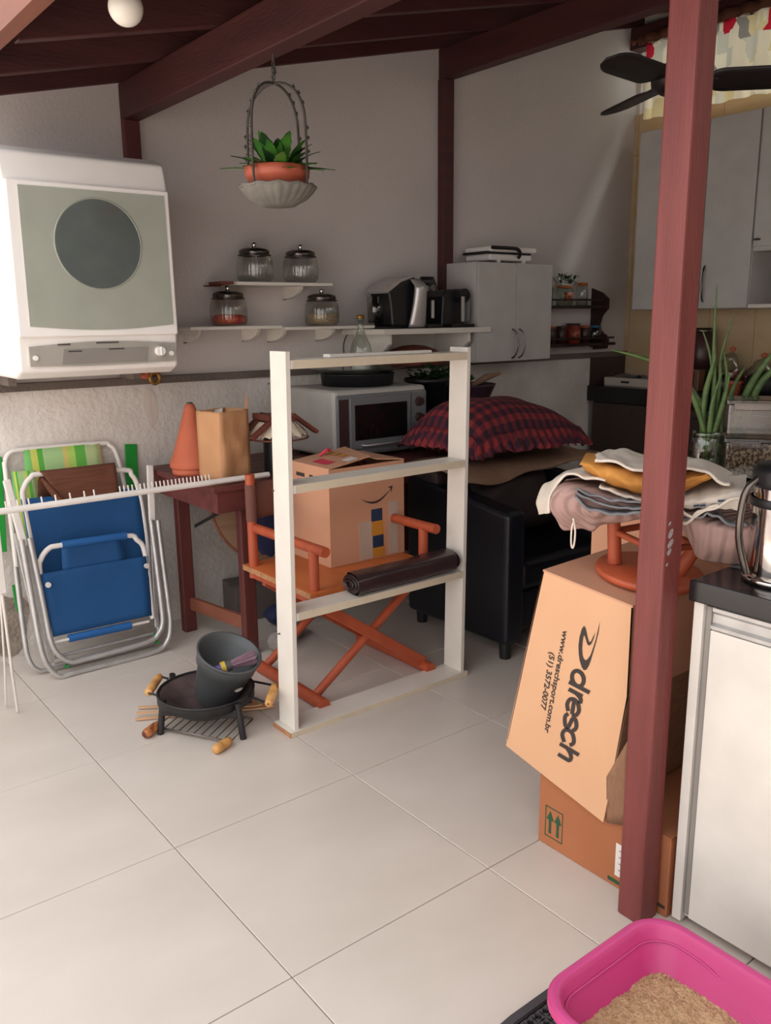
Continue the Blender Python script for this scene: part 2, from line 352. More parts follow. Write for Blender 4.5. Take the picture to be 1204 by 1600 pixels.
def solo(name, label, cat, mb, m, bev=0, group=None, loc=None):
    if loc is None:
        n = len(mb.v); loc = (sum(v.x for v in mb.v)/n, sum(v.y for v in mb.v)/n, min(v.z for v in mb.v))
    loc = Vector(loc)
    for v in mb.v: v -= loc
    o = mb.build(name, m, None, bev); o.location = loc
    o['label'] = label; o['category'] = cat
    if group: o['group'] = group
    return o
def struct(o): o['kind'] = 'structure'; return o
def sroot(name, loc=(0, 0, 0)):
    o = bpy.data.objects.new(name, None); COL.objects.link(o); o.location = loc; o['kind'] = 'structure'; return o
def dup(root, loc, label=None, group=None, rz=None):
    r = root.copy(); COL.objects.link(r); r.location = loc
    if rz is not None: r.rotation_euler.z = rz
    if label: r['label'] = label
    if group: r['group'] = group
    for ch in list(root.children):
        c = ch.copy(); COL.objects.link(c); c.parent = r
        for g in list(ch.children):
            d = g.copy(); COL.objects.link(d); d.parent = c
    return r
def RX(a): return Matrix.Rotation(math.radians(a), 3, 'X')
def RY(a): return Matrix.Rotation(math.radians(a), 3, 'Y')
def RZ(a): return Matrix.Rotation(math.radians(a), 3, 'Z')
def ns(x, y, z=0): return noise.noise(Vector((x, y, z)))

YB = 3.684      # back wall face
XR = 4.98       # right wall face
def zb(x): return 2.357+.2365*(x-1.504)     # underside of the rafters

# ------------------------------------------------------------------ the room shell
fl = sroot('floor')
MB().box((-7.2, -7.2, -.12), (5.2, YB+.1, -.004)).build('screed', 'grout', fl)
tile_me = None
for i in range(-6, 7):
    for j in range(-2, 10):
        x0 = .809+.6*i; y1 = 2.587-.6*(j-2)+.6*0
        x1 = min(x0+.6, XR+.02); ya = y1-.6; y1c = min(y1, YB)
        if x1-x0 < .05 or y1c-ya < .05: continue
        g = .0014
        full = (x1-x0 > .599 and y1c-ya > .599)
        if full and tile_me:
            o = bpy.data.objects.new('tile', tile_me); COL.objects.link(o)
        else:
            mb = MB().box((0, 0, -.01), (x1-x0-2*g, y1c-ya-2*g, 0)); o = mb.build('tile', 'tile', None, .0012, 1)
            if full: tile_me = o.data
        if full and not o.modifiers:
            b = o.modifiers.new('bevel', 'BEVEL'); b.width = .0012; b.segments = 1; b.limit_method = 'ANGLE'
        o.parent = fl; o.location = (x0+g, ya+g, random.uniform(-.0004, .0004))

# back wall follows the roof slope
wb = MB().prism([(-7, -.1), (5.15, -.1), (5.15, zb(5.15)+.13), (.8, zb(.8)+.13), (-7, zb(.8)+.13)], 'y', YB, YB+.15)
wall_back = struct(wb.build('wall_back', 'wall'))
lowp = MB().box((-2.8, YB-.012, 0), (4.6, YB+.01, 1.125)); struct(lowp.build('wall_back_lower', 'wall_low')).name = 'wall_back_lower_facing'
struct(MB().box((-2.8, YB-.032, 1.125), (XR, YB+.01, 1.158)).build('trim_1', 'ledge', None, .004))
# worn patch of bare render and rust streak on the lower wall
def blob(cx, cz, w, h, y, seed, n=26):
    P = []
    for k in range(n):
        a = 2*PI*k/n; q = .85+.25*ns(math.cos(a)*1.6+seed, math.sin(a)*1.6, seed)
        P.append((cx+w*q*math.cos(a), cz+h*q*math.sin(a)))
    return MB().prism(P, 'y', y-.0015, y+.002)
blob(.82, .16, .13, .16, YB-.013, 3).build('damaged_plaster_patch', 'damage', wall_back)
blob(.74, .085, .1, .07, YB-.0145, 5).build('damaged_plaster_patch', 'damage', wall_back)
blob(1.535, 1.02, .035, .11, YB-.013, 9).build('rust_stain', 'rust', wall_back)
# splash-back return on the back wall above the kitchen counter
struct(MB().box((4.6, YB-.02, .9), (XR, YB, 1.125)).build('trim_2', 'cabbrown'))

# right wall: window opening under the roof, tiled below it
wr = MB()
WY0, WY1, WZ0, WZ1 = 1.2, 3.66, 2.66, 3.13
wr.box((XR, -3.3, -.1), (XR+.15, YB+.15, WZ0))
wr.box((XR, -3.3, WZ0), (XR+.15, WY0, 3.3))
wr.box((XR, WY1, WZ0), (XR+.15, YB+.15, 3.3))
wr.box((XR, WY0, WZ1), (XR+.15, WY1, 3.3))
wall_right = struct(wr.build('wall_right', 'wall'))
wt_me = {}
for k in range(0, 18):
    y1 = 3.65-.3*k+.3; y0 = y1-.3; y1 = min(y1, YB)
    for j in range(0, 6):
        z0 = .955+.4925*(j-1) if j else 0; z0 = [-.03+0, .4625, .935, 1.4275, 1.92, 2.4125][j]; z1 = [.4625, .935, 1.4275, 1.92, 2.4125, 2.66][j]
        z0 = max(z0, 0)
        key = (round(y1-y0, 3), j)
        if key in wt_me: o = bpy.data.objects.new('wall_tile', wt_me[key]); COL.objects.link(o)
        else:
            o = MB().box((0, .0012, .0012), (.012, y1-y0-.0012, z1-z0-.0012)).build('wall_tile', 'walltile'); wt_me[key] = o.data
        o.parent = wall_right; o.location = (XR-.012, y0, z0)
struct(MB().box((-7.15, -7, -.1), (-7, YB+.15, .9)).build('wall_left', 'wall'))
struct(MB().box((-.2, -1.5, -.1), (5.15, -1.35, 2.7)).build('wall_light_block', 'wall'))  # unseen wall, added to block daylight from behind the camera
struct(MB().box((-7.15, -7.15, -.1), (5.15, -7, 1.9)).build('wall_front', 'wall'))
win = sroot('window_1', (XR+.05, WY0, WZ0))
for a, b in (((WY0, WZ0), (WY1, WZ0+.03)), ((WY0, WZ1-.03), (WY1, WZ1)), ((WY0, WZ0), (WY0+.03, WZ1)), ((WY1-.025, WZ0), (WY1, WZ1)), ((2.4, WZ0), (2.43, WZ1))):
    MB().box((XR+.05, a[0], a[1]), (XR+.08, b[0], b[1])).build('window_frame', 'redwood', win)
MB().box((XR+.062, WY0, WZ0), (XR+.066, WY1, WZ1)).build('pane', 'glass', win)

RE = -.6   # near edge of the roof
# roof: boards, rafters, two beams, wall posts
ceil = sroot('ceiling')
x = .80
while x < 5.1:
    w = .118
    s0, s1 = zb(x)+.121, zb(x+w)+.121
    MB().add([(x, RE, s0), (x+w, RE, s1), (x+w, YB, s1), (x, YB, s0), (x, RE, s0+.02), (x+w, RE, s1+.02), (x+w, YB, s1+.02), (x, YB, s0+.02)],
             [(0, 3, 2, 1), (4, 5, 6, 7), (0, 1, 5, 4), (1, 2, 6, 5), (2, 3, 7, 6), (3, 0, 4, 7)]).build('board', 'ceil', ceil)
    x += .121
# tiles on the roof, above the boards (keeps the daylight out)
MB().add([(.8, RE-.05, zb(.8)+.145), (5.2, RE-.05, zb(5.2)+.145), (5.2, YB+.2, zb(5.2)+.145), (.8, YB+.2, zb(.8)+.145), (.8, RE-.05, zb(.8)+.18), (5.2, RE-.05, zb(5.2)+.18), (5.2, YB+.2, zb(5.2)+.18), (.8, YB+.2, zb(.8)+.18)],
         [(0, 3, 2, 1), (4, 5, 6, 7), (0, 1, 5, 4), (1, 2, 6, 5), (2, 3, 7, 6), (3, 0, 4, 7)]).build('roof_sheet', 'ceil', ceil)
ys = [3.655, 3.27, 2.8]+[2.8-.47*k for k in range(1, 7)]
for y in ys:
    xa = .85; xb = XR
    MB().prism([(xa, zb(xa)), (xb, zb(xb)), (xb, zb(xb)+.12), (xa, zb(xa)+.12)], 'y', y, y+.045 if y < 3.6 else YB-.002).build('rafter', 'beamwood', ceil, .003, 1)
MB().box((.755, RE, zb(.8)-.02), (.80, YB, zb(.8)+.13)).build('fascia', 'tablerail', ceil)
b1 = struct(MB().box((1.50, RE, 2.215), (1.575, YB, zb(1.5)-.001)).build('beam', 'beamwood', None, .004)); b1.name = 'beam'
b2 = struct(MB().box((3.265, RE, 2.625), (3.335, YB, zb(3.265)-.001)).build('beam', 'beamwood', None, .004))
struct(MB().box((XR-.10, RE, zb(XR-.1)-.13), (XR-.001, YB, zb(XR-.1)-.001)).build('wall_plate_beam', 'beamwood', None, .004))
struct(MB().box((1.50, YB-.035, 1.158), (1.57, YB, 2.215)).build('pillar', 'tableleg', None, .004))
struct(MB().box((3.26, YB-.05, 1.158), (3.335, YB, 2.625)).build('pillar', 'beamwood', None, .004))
post = MB().box((1.53, 1.005, 0), (1.595, 1.072, 2.215)).build('pillar', 'redwood', None, .005)
struct(post)
pf = MB()
for z0, w_, h_ in ((.912, .018, .013), (.930, .024, .016), (.952, .020, .018), (.885, .008, .006), (.975, .010, .007)):
    q_ = [(1.538+w_*(.5+.5*math.cos(2*PI*k/9)*(.8+.4*ns(k, z0*30))), z0+h_*.5*math.sin(2*PI*k/9)+.25*w_*math.cos(2*PI*k/9)) for k in range(9)]
    pf.prism(q_, 'y', 1.0042, 1.006)
pf.build('chipped_paint_patch', 'chip', post)

# ------------------------------------------------------------------ tumble dryer on the back wall
t = thing('tumble_dryer', 'white wall-mounted tumble dryer with greenish glass door and round window', 'dryer', (1.165, 3.42, 1.2))
body = MB().prism([(YB-.001, 1.96), (3.27, 1.995), (3.215, 1.97), (3.195, 1.885), (3.19, 1.345), (3.20, 1.225), (3.26, 1.20), (YB-.001, 1.20)], 'x', .862, 1.466)
body.build('body', 'white', t, .012, 3)
dr = MB()
def arcrow(x0, x1, zf, n=14): return [(x0+(x1-x0)*k/n, zf(k/n)) for k in range(n+1)]
outer = [(.866, 1.348), (1.462, 1.348), (1.458, 1.874), (.872, 1.874)]
dr.prism(outer, 'y', 3.172, 3.19)
d = dr.build('door', 'white', t, .006)
gp = arcrow(.907, 1.443, lambda u: 1.386-.016*math.sin(PI*u))+[(1.438, 1.856), (.912, 1.856)]
MB().prism(gp, 'y', 3.169, 3.1725).build('glass_panel', 'doorglass', d)
wn_ = MB(); wn_.cyl((1.176, 3.1665, 1.672), (1.176, 3.1695, 1.672), .154, n=48); wn_.build('round_window', 'porthole', d)
rr = MB(); rr.tube([(1.176+.158*math.cos(a*2*PI/48), 3.1685, 1.672+.158*math.sin(a*2*PI/48)) for a in range(48)], .0025, 6, True); rr.build('window_ring', 'doorglass', d)
cp = MB().prism(arcrow(.9, 1.452, lambda u: 1.247-.006*math.sin(PI*u), 10)+arcrow(1.452, .9, lambda u: 1.315+.014*math.sin(PI*u), 10), 'y', 3.184, 3.196)
cpo = cp.build('control_panel', 'panelgrey', t)
MB().prism([(1.01, 1.25), (1.33, 1.25), (1.34, 1.303), (1.02, 1.303)], 'y', 3.182, 3.186).build('inlay', 'panelgrey2', cpo)
kb = MB().cyl((1.383, 3.184, 1.286), (1.383, 3.160, 1.286), .0185, .0165, 24); kb.box((1.380, 3.157, 1.27), (1.386, 3.163, 1.302)); kb.build('knob', 'white', cpo, .001)
for sx_ in (.918, 1.432): MB().cyl((sx_, 3.184, 1.276), (sx_, 3.177, 1.276), .009, n=16).build('screw_cap', 'white', cpo)
pr_ = MB()
for a, b, z in ((1.0, 1.045, 1.318), (1.14, 1.225, 1.321), (1.035, 1.085, 1.293), (1.185, 1.245, 1.297)): pr_.box((a, 3.1815, z), (b, 3.1842, z+.005))
pr_.build('printed_marks', 'darkprint', cpo)
for xx in (.9, 1.40): MB().box((xx, 3.5, 1.16), (xx+.03, YB-.03, 1.205)).build('bracket', 'ledge', t)
# gas valve under the dryer
v = thing('gas_valve', 'brass tap ring with red collar on the wall under the dryer', 'valve', (1.535, 3.62, 1.13))
MB().tube([(1.535+.022*math.cos(a*PI/10), 3.60, 1.155+.024*math.sin(a*PI/10)) for a in range(20)], .009, 8, True).build('ring', 'brass', v)
MB().cyl((1.50, 3.60, 1.165), (1.50, 3.66, 1.165), .014).build('collar', 'terracotta', v)

# ------------------------------------------------------------------ folded beach chairs leaning on the wall
def TP(u, v, y0, y1, z1=.9):
    L = math.hypot(z1, y1-y0); return (u, y0+(y1-y0)*v/L, z1*v/L)
def tl(pts, y0, y1, n=4): return catmull([TP(u, v, y0, y1) for u, v in pts], n)
c1 = thing('folded_beach_chair', 'folded aluminium beach chair with blue fabric, in front of the striped one', 'beach chair', (1.15, 3.4, 0))
dz = .012
A = [(.87, .566), (.872, .349), (.874, .153), (.888, .06), (.93, .0), (1.0, .0), (1.315, .0), (1.39, .03), (1.418, .1), (1.423, .195), (1.428, .384), (1.434, .557)]
B = [(.90, .568), (.911, .305), (.915, .157), (.935, .09), (.98, .048), (1.04, .043), (1.301, .049), (1.36, .075), (1.386, .12), (1.392, .2), (1.399, .389), (1.404, .562)]
for nm, pts, y0, y1 in (('outer_leg_frame', A, 3.325, 3.515), ('inner_leg_frame', B, 3.325, 3.515)):
    MB().tube([Vector(p)+Vector((0, 0, dz)) for p in tl(pts, y0, y1)], .011, 10).build(nm, 'alu', c1)
BU = [(.929, .2), (.925, .55), (.922, .72), (.933, .767), (.965, .803), (1.016, .813), (1.344, .790), (1.382, .765), (1.401, .709), (1.405, .55), (1.39, .2)]
MB().tube(tl(BU, 3.40, 3.60), .011, 10).build('back_frame', 'whitetube', c1)
def sling_fn(c00, c10, c11, c01, y0, y1, sag):
    def fn(u, v):
        a = (Vector(c00)*(1-u)+Vector(c10)*u)*(1-v)+(Vector(c01)*(1-u)+Vector(c11)*u)*v
        p = Vector(TP(a.x, a.y, y0, y1)); p.y += sag*math.sin(PI*u)*math.sin(PI*v)+.002*ns(u*5, v*5); return p
    return fn
MB().sheet(sling_fn((.918, .2), (1.392, .2), (1.404, .706), (.911, .723), 3.392, 3.592, .02), 14, 14, .003).build('back_sling', 'blue', c1)
SU = [(.918, .16), (.922, .433), (.935, .485), (.971, .522), (1.023, .527), (1.291, .521), (1.335, .497), (1.362, .43), (1.35, .15)]
MB().tube(tl(SU, 3.34, 3.53), .011, 10).build('seat_frame', 'whitetube', c1)
MB().sheet(sling_fn((.93, .172), (1.345, .168), (1.367, .424), (.917, .430), 3.328, 3.52, .012), 12, 10, .003).build('seat_sling', 'blue', c1)
MB().sheet(sling_fn((1.009, .42), (1.272, .415), (1.268, .524), (1.02, .53), 3.335, 3.525, .006), 8, 6, .003).build('seat_flap', 'blue', c1)
MB().tube(tl([(1.023, .528), (1.291, .522)], 3.34, 3.53), .0165, 10).build('sleeve', 'blue2', c1)
MB().tube(tl([(.989, .150), (1.25, .145)], 3.334, 3.52), .016, 10).build('sleeve', 'blue2', c1)
MB().tube(tl([(.925, .148), (1.33, .143)], 3.334, 3.52), .006, 8).build('seat_rod', 'whitetube', c1)
for (u0, v0, u1, v1) in ((.856, .815, .882, .545), (1.446, .806, 1.418, .565)):
    a = Vector(TP(u0, v0, 3.345, 3.535)); b = Vector(TP(u1, v1, 3.345, 3.535))
    MB().beam(a, b, .03, .014, (0, -1, .2)).build('armrest', 'whitetube', c1, .005)
for (u0, v0, u1, v1) in ((.862, .6, .885, .16), (1.425, .6, 1.37, .10), (.885, .6, .915, .06)):
    MB().beam(TP(u0, v0, 3.36, 3.55), TP(u1, v1, 3.36, 3.55), .02, .01, (0, -1, .2)).build('side_bar', 'alu', c1, .003)
for z_ in (.075, .045): MB().tube(tl([(.93, z_), (1.35, z_)], 3.37, 3.56), .008, 8).build('cross_bar', 'alu', c1)
for (u0, v0) in ((.94, .385), (1.352, .385)):
    p = Vector(TP(u0, v0, 3.322, 3.51)); MB().cyl(p+Vector((0, -.008, 0)), p, .011, n=14).build('rivet', 'whitetube', c1)
for (u0, v0) in ((.965, .028), (1.345, .065), (1.35, .035)):
    p = Vector(TP(u0, v0, 3.33, 3.52))+Vector((0, 0, dz)); MB().cyl(p, p+Vector((0, .015, 0)), .008, n=10).build('foot_plug', 'greentape', c1)

c2 = thing('folded_beach_chair', 'folded beach chair with green and yellow striped fabric, nearest the wall', 'beach chair', (1.15, 3.5, 0))
GU = [(.86, .25), (.885, .80), (.891, .865), (.915, .900), (.977, .908), (1.284, .903), (1.325, .892), (1.35, .85), (1.365, .7), (1.37, .25)]
MB().tube(tl(GU, 3.47, 3.655), .010, 10).build('back_frame', 'whitetube', c2)
MB().sheet(sling_fn((.915, .45), (1.29, .45), (1.282, .905), (.968, .907), 3.462, 3.645, .004), 10, 10, .003).build('back_sling', 'stripes', c2)
MB().sheet(sling_fn((.89, .42), (1.0, .42), (1.0, .82), (.905, .826), 3.460, 3.643, .0), 4, 6, .003).build('side_sling', 'stripes', c2)
CU = [(.852, .44), (.842, .162), (.845, .062), (.872, .012), (.938, .002), (1.322, .0), (1.38, .02), (1.40, .08), (1.41, .4)]
MB().tube([Vector(p)+Vector((0, 0, .012)) for p in tl(CU, 3.42, 3.60)], .010, 10).build('leg_frame', 'alu', c2)
for a, b, w in (((.868, .885), (.83, .5), .035), ((1.428, .881), (1.405, .66), .055), ((.85, .36), (.852, .25), .012)):
    MB().beam(TP(*a, 3.50, 3.672), TP(*b, 3.50, 3.672), w, .010, (0, -1, .2)).build('green_arm', 'brightgreen', c2, .003)

bc = MB()
def bcf(u, v):
    x = (.992+(1.313-.992)*u)*(1-v)+(1.06+(1.305-1.06)*u)*v
    if v < .12:
        k = v/.12; p = Vector(TP(x, .70+.128*k, 3.42, 3.61)); p.y += .03*(1-k); return p
    k = (v-.12)/.88; vv = .829+(-.125-.015*u)*k
    p = Vector(TP(x, vv, 3.385, 3.585)); p.y += -.012*math.sin(PI*k)-.006*ns(u*4, v*3, 2); return p
bc.sheet(bcf, 16, 14, .004)
bcm = thing('brown_cloth', 'brown ribbed cloth draped over the top of the blue beach chair', 'cloth', (1.15, 3.5, .7))
bc.build('cloth', 'browncloth', bcm)
rl = [TP(1.0+.06*k/6, .80-.105*k/6, 3.375, 3.575) for k in range(7)]
MB().tube(rl, [.003, .008, .011, .013, .014, .014, .014], 12, caps=False).build('rolled_edge', 'browncloth', bcm)

# ------------------------------------------------------------------ clothes drying rail, resting on the table edge
ra = thing('drying_rack', 'long white pegged rail of a clothes drying rack, laid from table to wall corner', 'drying rack', (1.2, 2.99, .76))
RYc, RZc = 2.995, .783
MB().tube([(.15, RYc, RZc), (1.735, RYc, RZc)], .0115, 12).build('rail', 'whitetube', ra)
for k, x in enumerate([.72, .735, .758, .795, .838, .885, .935, .985, 1.02]+[1.115+.0155*i for i in range(24)]):
    MB().cyl((x, RYc, RZc+.008), (x-.002, RYc, RZc+.032), .003, n=6).build('peg', 'whitetube', ra)
MB().box((.66, RYc-.012, .50), (.69, RYc+.012, .77)).build('side_bar', 'whitetube', ra, .004)
MB().tube([(.675, RYc, .52), (.69, 3.05, .2), (.71, 3.12, .005)], .005, 8).build('leg', 'whitetube', ra)
MB().tube([(.67, RYc, .52), (.68, 3.10, .2), (.69, 3.20, .005)], .004, 8).build('leg', 'whitetube', ra)
MB().tube([(.3, RYc, RZc), (.3, 2.85, .4), (.3, 2.75, .005)], .008, 8).build('leg', 'whitetube', ra)
MB().tube([(.3, RYc, RZc), (.3, 3.15, .4), (.3, 3.25, .005)], .008, 8).build('leg', 'whitetube', ra)

# ------------------------------------------------------------------ red-brown folding table
tb = thing('folding_table', 'dark red wooden table with a semicircular plywood leaf hung below', 'table', (2.1, 3.3, 0))
TX0, TX1, TY0, TY1, TZ = 1.47, 2.95, 2.965, 3.62, .765
for k in range(7):
    a = TY0+(TY1-TY0)*k/7; b = TY0+(TY1-TY0)*(k+1)/7-.002
    MB().box((TX0, a, TZ-.022), (TX1, b, TZ)).build('plank', 'table', tb, .002)
for a, b in (((TX0+.02, TY0+.015, TZ-.11), (TX1-.02, TY0+.037, TZ-.022)), ((TX0+.02, TY1-.05, TZ-.11), (TX1-.02, TY1-.03, TZ-.022)), ((TX0+.02, TY0+.037, TZ-.11), (TX0+.04, TY1-.05, TZ-.022)), ((TX1-.04, TY0+.037, TZ-.11), (TX1-.02, TY1-.05, TZ-.022))):
    MB().box(a, b).build('apron', 'table', tb, .002)
for x, y in ((1.575, 3.50), (1.655, 3.07), (2.85, 3.50), (2.85, 3.07)):
    MB().box((x-.03, y-.022, 0), (x+.03, y+.022, TZ-.1)).build('leg', 'tableleg', tb, .006)
MB().beam((1.585, 3.478, .135), (1.65, 3.092, .135), .022, .06).build('stretcher', 'tablerail', tb, .003)
MB().beam((2.85, 3.478, .135), (2.85, 3.092, .135), .022, .06).build('stretcher', 'tablerail', tb, .003)
cxl = 2.0
leaf = [(cxl+.36*math.cos(PI+PI*k/28), TZ-.115+.36*math.sin(PI+PI*k/28)) for k in range(29)]
lo = MB().prism(leaf, 'y', 3.345, 3.36).build('round_leaf', 'ply', tb)
MB().tube([(p[0], 3.3525, p[1]) for p in leaf], .0085, 8).build('leaf_edging', 'tablerail', lo)
MB().beam((1.61, 3.45, .50), (1.66, 3.12, .66), .006, .014).build('metal_stay', 'blackmetal', tb)

# things on the table
cn = thing('terracotta_cone', 'tall terracotta cone with wide flared rim, beside the paper bag', 'pot', (1.565, 3.33, TZ))
cpts = [(.009, .295), (.018, .292), (.024, .275), (.084, .075), (.094, .06), (.098, .035), (.096, .028), (.085, .028)]
MB().lathe(cpts, (1.565, 3.33, TZ), n=32).build('cone', 'terracotta', cn)
MB().lathe([(.085, .03), (.09, .015), (.088, 0), (.0, 0)], (1.565, 3.33, TZ), n=32).build('foot', 'terracotta', cn)
MB().lathe([(.0, .300), (.012, .300), (.014, .292), (.02, .287)], (1.565, 3.33, TZ), n=14).build('cap', 'ledge', cn)
pb = thing('paper_bag', 'brown kraft paper bag with white paper sticking out', 'bag', (1.66, 3.2, TZ))
def bagside(c0, c1, h, seed, amp=.006):
    c0 = Vector(c0); c1 = Vector(c1)
    nn = (c1-c0).cross(Vector((0, 0, 1))).normalized()
    def fn(u, v):
        p = c0*(1-u)+c1*u; z = h*v
        e = math.sin(PI*u)*math.sin(PI*min(1, v*1.05))
        p = p+nn*(amp*e*ns(u*3+seed, v*3, seed)*2.2); flare = .010*v
        p = p+(p-Vector(BC)).normalized()*flare*0
        return Vector((p.x, p.y, TZ+z+.004*ns(u*6, seed)*v))
    return fn
b0, b1_, b2_, b3 = (1.517, 3.175, 0), (1.555, 3.045, 0), (1.705, 3.085, 0), (1.668, 3.215, 0); BC = (1.59, 3.12, 0)
bm_ = MB()
for a, b, s_ in ((b0, b1_, 1), (b1_, b2_, 4), (b2_, b3, 7), (b3, b0, 9)):
    bm_.sheet(bagside(a, b, .280, s_, .012 if s_ == 4 else .006), 8, 12, .0012)
bm_.add([Vector(q)+Vector((0, 0, TZ+.001)) for q in (b0, b1_, b2_, b3)], [(0, 1, 2, 3)])
bm_.build('paper_bag_body', 'paper', pb).name = 'sack'
MB().add([(1.690, 3.088, TZ+.27), (1.704, 3.086, TZ+.27), (1.703, 3.086, TZ+.345), (1.695, 3.088, TZ+.315)], [(0, 1, 2, 3)]).build('torn_flap', 'paper', pb)
MB().add([(1.55, 3.09, TZ+.27), (1.59, 3.09, TZ+.27), (1.595, 3.095, TZ+.292), (1.56, 3.09, TZ+.288)], [(0, 1, 2, 3)]).build('white_paper', 'stickerw', pb)

cl = thing('house_lantern', 'black canister lantern with small wooden roof and lace skirt', 'lantern', (1.97, 3.22, TZ))
hx, hy = 1.845, 3.095
MB().cyl((hx, hy, TZ), (hx, hy, TZ+.17), .062, n=28).build('canister', 'black', cl)
lc = MB()
def lacef(u, v):
    a = 2*PI*u; r = .075+.045*v+.008*math.sin(a*14)*v; z = TZ+.22-.058*v-.006*math.sin(a*28)*v
    return (hx+r*math.cos(a), hy+r*math.sin(a), z)
lc.sheet(lacef, 84, 6, .001); lc.build('lace_skirt', 'lace', cl)
MB().tube([(hx+.128*math.cos(a*PI/14), hy+.128*math.sin(a*PI/14), TZ+.150) for a in range(28)], .0035, 6, True).build('wire_ring', 'roofwood', cl)
for sg in (-1, 1):
    MB().beam((hx+sg*.035, hy-.06, TZ+.25), (hx+sg*.155, hy-.06, TZ+.165), .035, .014, (0, 0, 1)).build('roof_plank', 'roofwood', cl, .002)
    MB().beam((hx+sg*.035, hy+.05, TZ+.25), (hx+sg*.14, hy+.05, TZ+.17), .035, .014, (0, 0, 1)).build('roof_plank', 'roofwood', cl, .002)
MB().box((hx-.085, hy-.072, TZ+.225), (hx+.05, hy+.06, TZ+.25), RY(4)).build('ridge_board', 'roofwood', cl, .003)

# ------------------------------------------------------------------ countertop oven
ov = thing('countertop_oven', 'grey countertop oven with dark glass door on the table', 'oven', (2.45, 3.3, TZ))
OX0, OX1, OY0, OY1, OZ0, OZ1 = 2.165, 2.71, 3.14, 3.56, TZ+.015, 1.085
MB().box((OX0, OY0, OZ0), (OX1, OY1, OZ1)).build('body', 'ovenbody', ov, .02, 3)
MB().box((OX0+.012, OY0-.012, OZ0+.01), (OX1-.012, OY0+.004, OZ1-.022)).build('front_frame', 'ovenfront', ov, .006)
MB().box((OX0+.02, OY0-.016, OZ0+.02), (OX0+.07, OY0-.009, OZ1-.04)).build('side_strip', 'ovenstrip', ov)
od = MB().box((OX0+.075, OY0-.022, OZ0+.035), (OX1-.115, OY0-.010, OZ1-.035)).build('door', 'ovenfront', ov, .004)
MB().box((OX0+.10, OY0-.025, OZ0+.075), (OX1-.14, OY0-.020, OZ1-.068)).build('window', 'ovenglass', od, .004)
MB().tube([(OX0+.14, OY0-.022, OZ0+.052), (OX0+.14, OY0-.045, OZ0+.052), (OX1-.18, OY0-.045, OZ0+.052), (OX1-.18, OY0-.022, OZ0+.052)], .005, 8).build('handle', 'silver', od)
cpn = MB().box((OX1-.108, OY0-.016, OZ0+.02), (OX1-.016, OY0-.009, OZ1-.03)).build('control_panel', 'ovenfront', ov)
for z in (OZ1-.075, OZ1-.15, OZ1-.225): MB().cyl((OX1-.062, OY0-.016, z), (OX1-.062, OY0-.036, z), .023, .019, 20).build('knob', 'ovenstrip', cpn)
for x, y in ((OX0+.05, OY0+.05), (OX1-.05, OY0+.05), (OX0+.05, OY1-.05), (OX1-.05, OY1-.05)): MB().cyl((x, y, TZ), (x, y, OZ0+.002), .015, n=10).build('foot', 'black', ov)
px_, py_ = 2.46, 3.36
pn = thing('round_cake_tin', 'black round baking tin on top of the oven', 'baking tin', (px_, py_, OZ1))
MB().lathe([(.0, .002), (.172, .002), (.178, .055), (.182, .058), (.175, .058), (.170, .008), (.0, .008)], (px_, py_, OZ1), n=40).build('tin', 'black', pn)
gp_ = thing('glass_platter', 'scalloped glass platter lying on the black baking tin', 'platter', (px_, py_, OZ1+.06))
MB().lathe([(.0, .0), (.14, .001), (.2, .018), (.232, .024), (.233, .028), (.2, .024), (.14, .007), (0, .006)], (px_, py_, OZ1+.059), n=60, flute=.015, nf=12).build('platter', 'glass', gp_)
bt = thing('glass_decanter', 'narrow-necked clear glass decanter standing on the platter', 'bottle', (px_-.03, py_-.04, OZ1+.066))
bx_, by_, bz_ = px_-.02, py_-.06, OZ1+.068
MB().lathe([(0, 0), (.048, 0), (.052, .02), (.05, .05), (.053, .09), (.046, .125), (.026, .165), (.016, .195), (.014, .235), (.018, .238), (.018, .248), (.012, .248)], (bx_, by_, bz_), n=28).build('bottle_glass', 'glass', bt)
MB().lathe([(0, .002), (.044, .002), (.046, .03), (0, .032)], (bx_, by_, bz_), n=24).build('thick_base', 'stickerw', bt)
MB().lathe([(.0, .262), (.017, .262), (.02, .25), (.016, .243)], (bx_, by_, bz_), n=18).build('stopper', 'brass', bt)
# red-brown bowl hung on the wall below the thick shelf
bw = thing('wooden_bowl', 'dark red wooden bowl hung upside down beneath the coffee shelf', 'bowl', (2.95, 3.58, 1.16))
MB().lathe([(.0, .10), (.06, .095), (.12, .075), (.165, .035), (.175, .0), (.168, 0), (.155, .03), (.0, .085)], (2.93, 3.50, 1.16), n=36).build('bowl_shell', 'terracotta' if 0 else 'roofwood', bw)
MB().box((2.90, 3.62, 1.158), (2.96, 3.684, 1.175)).build('peg', 'roofwood', bw)

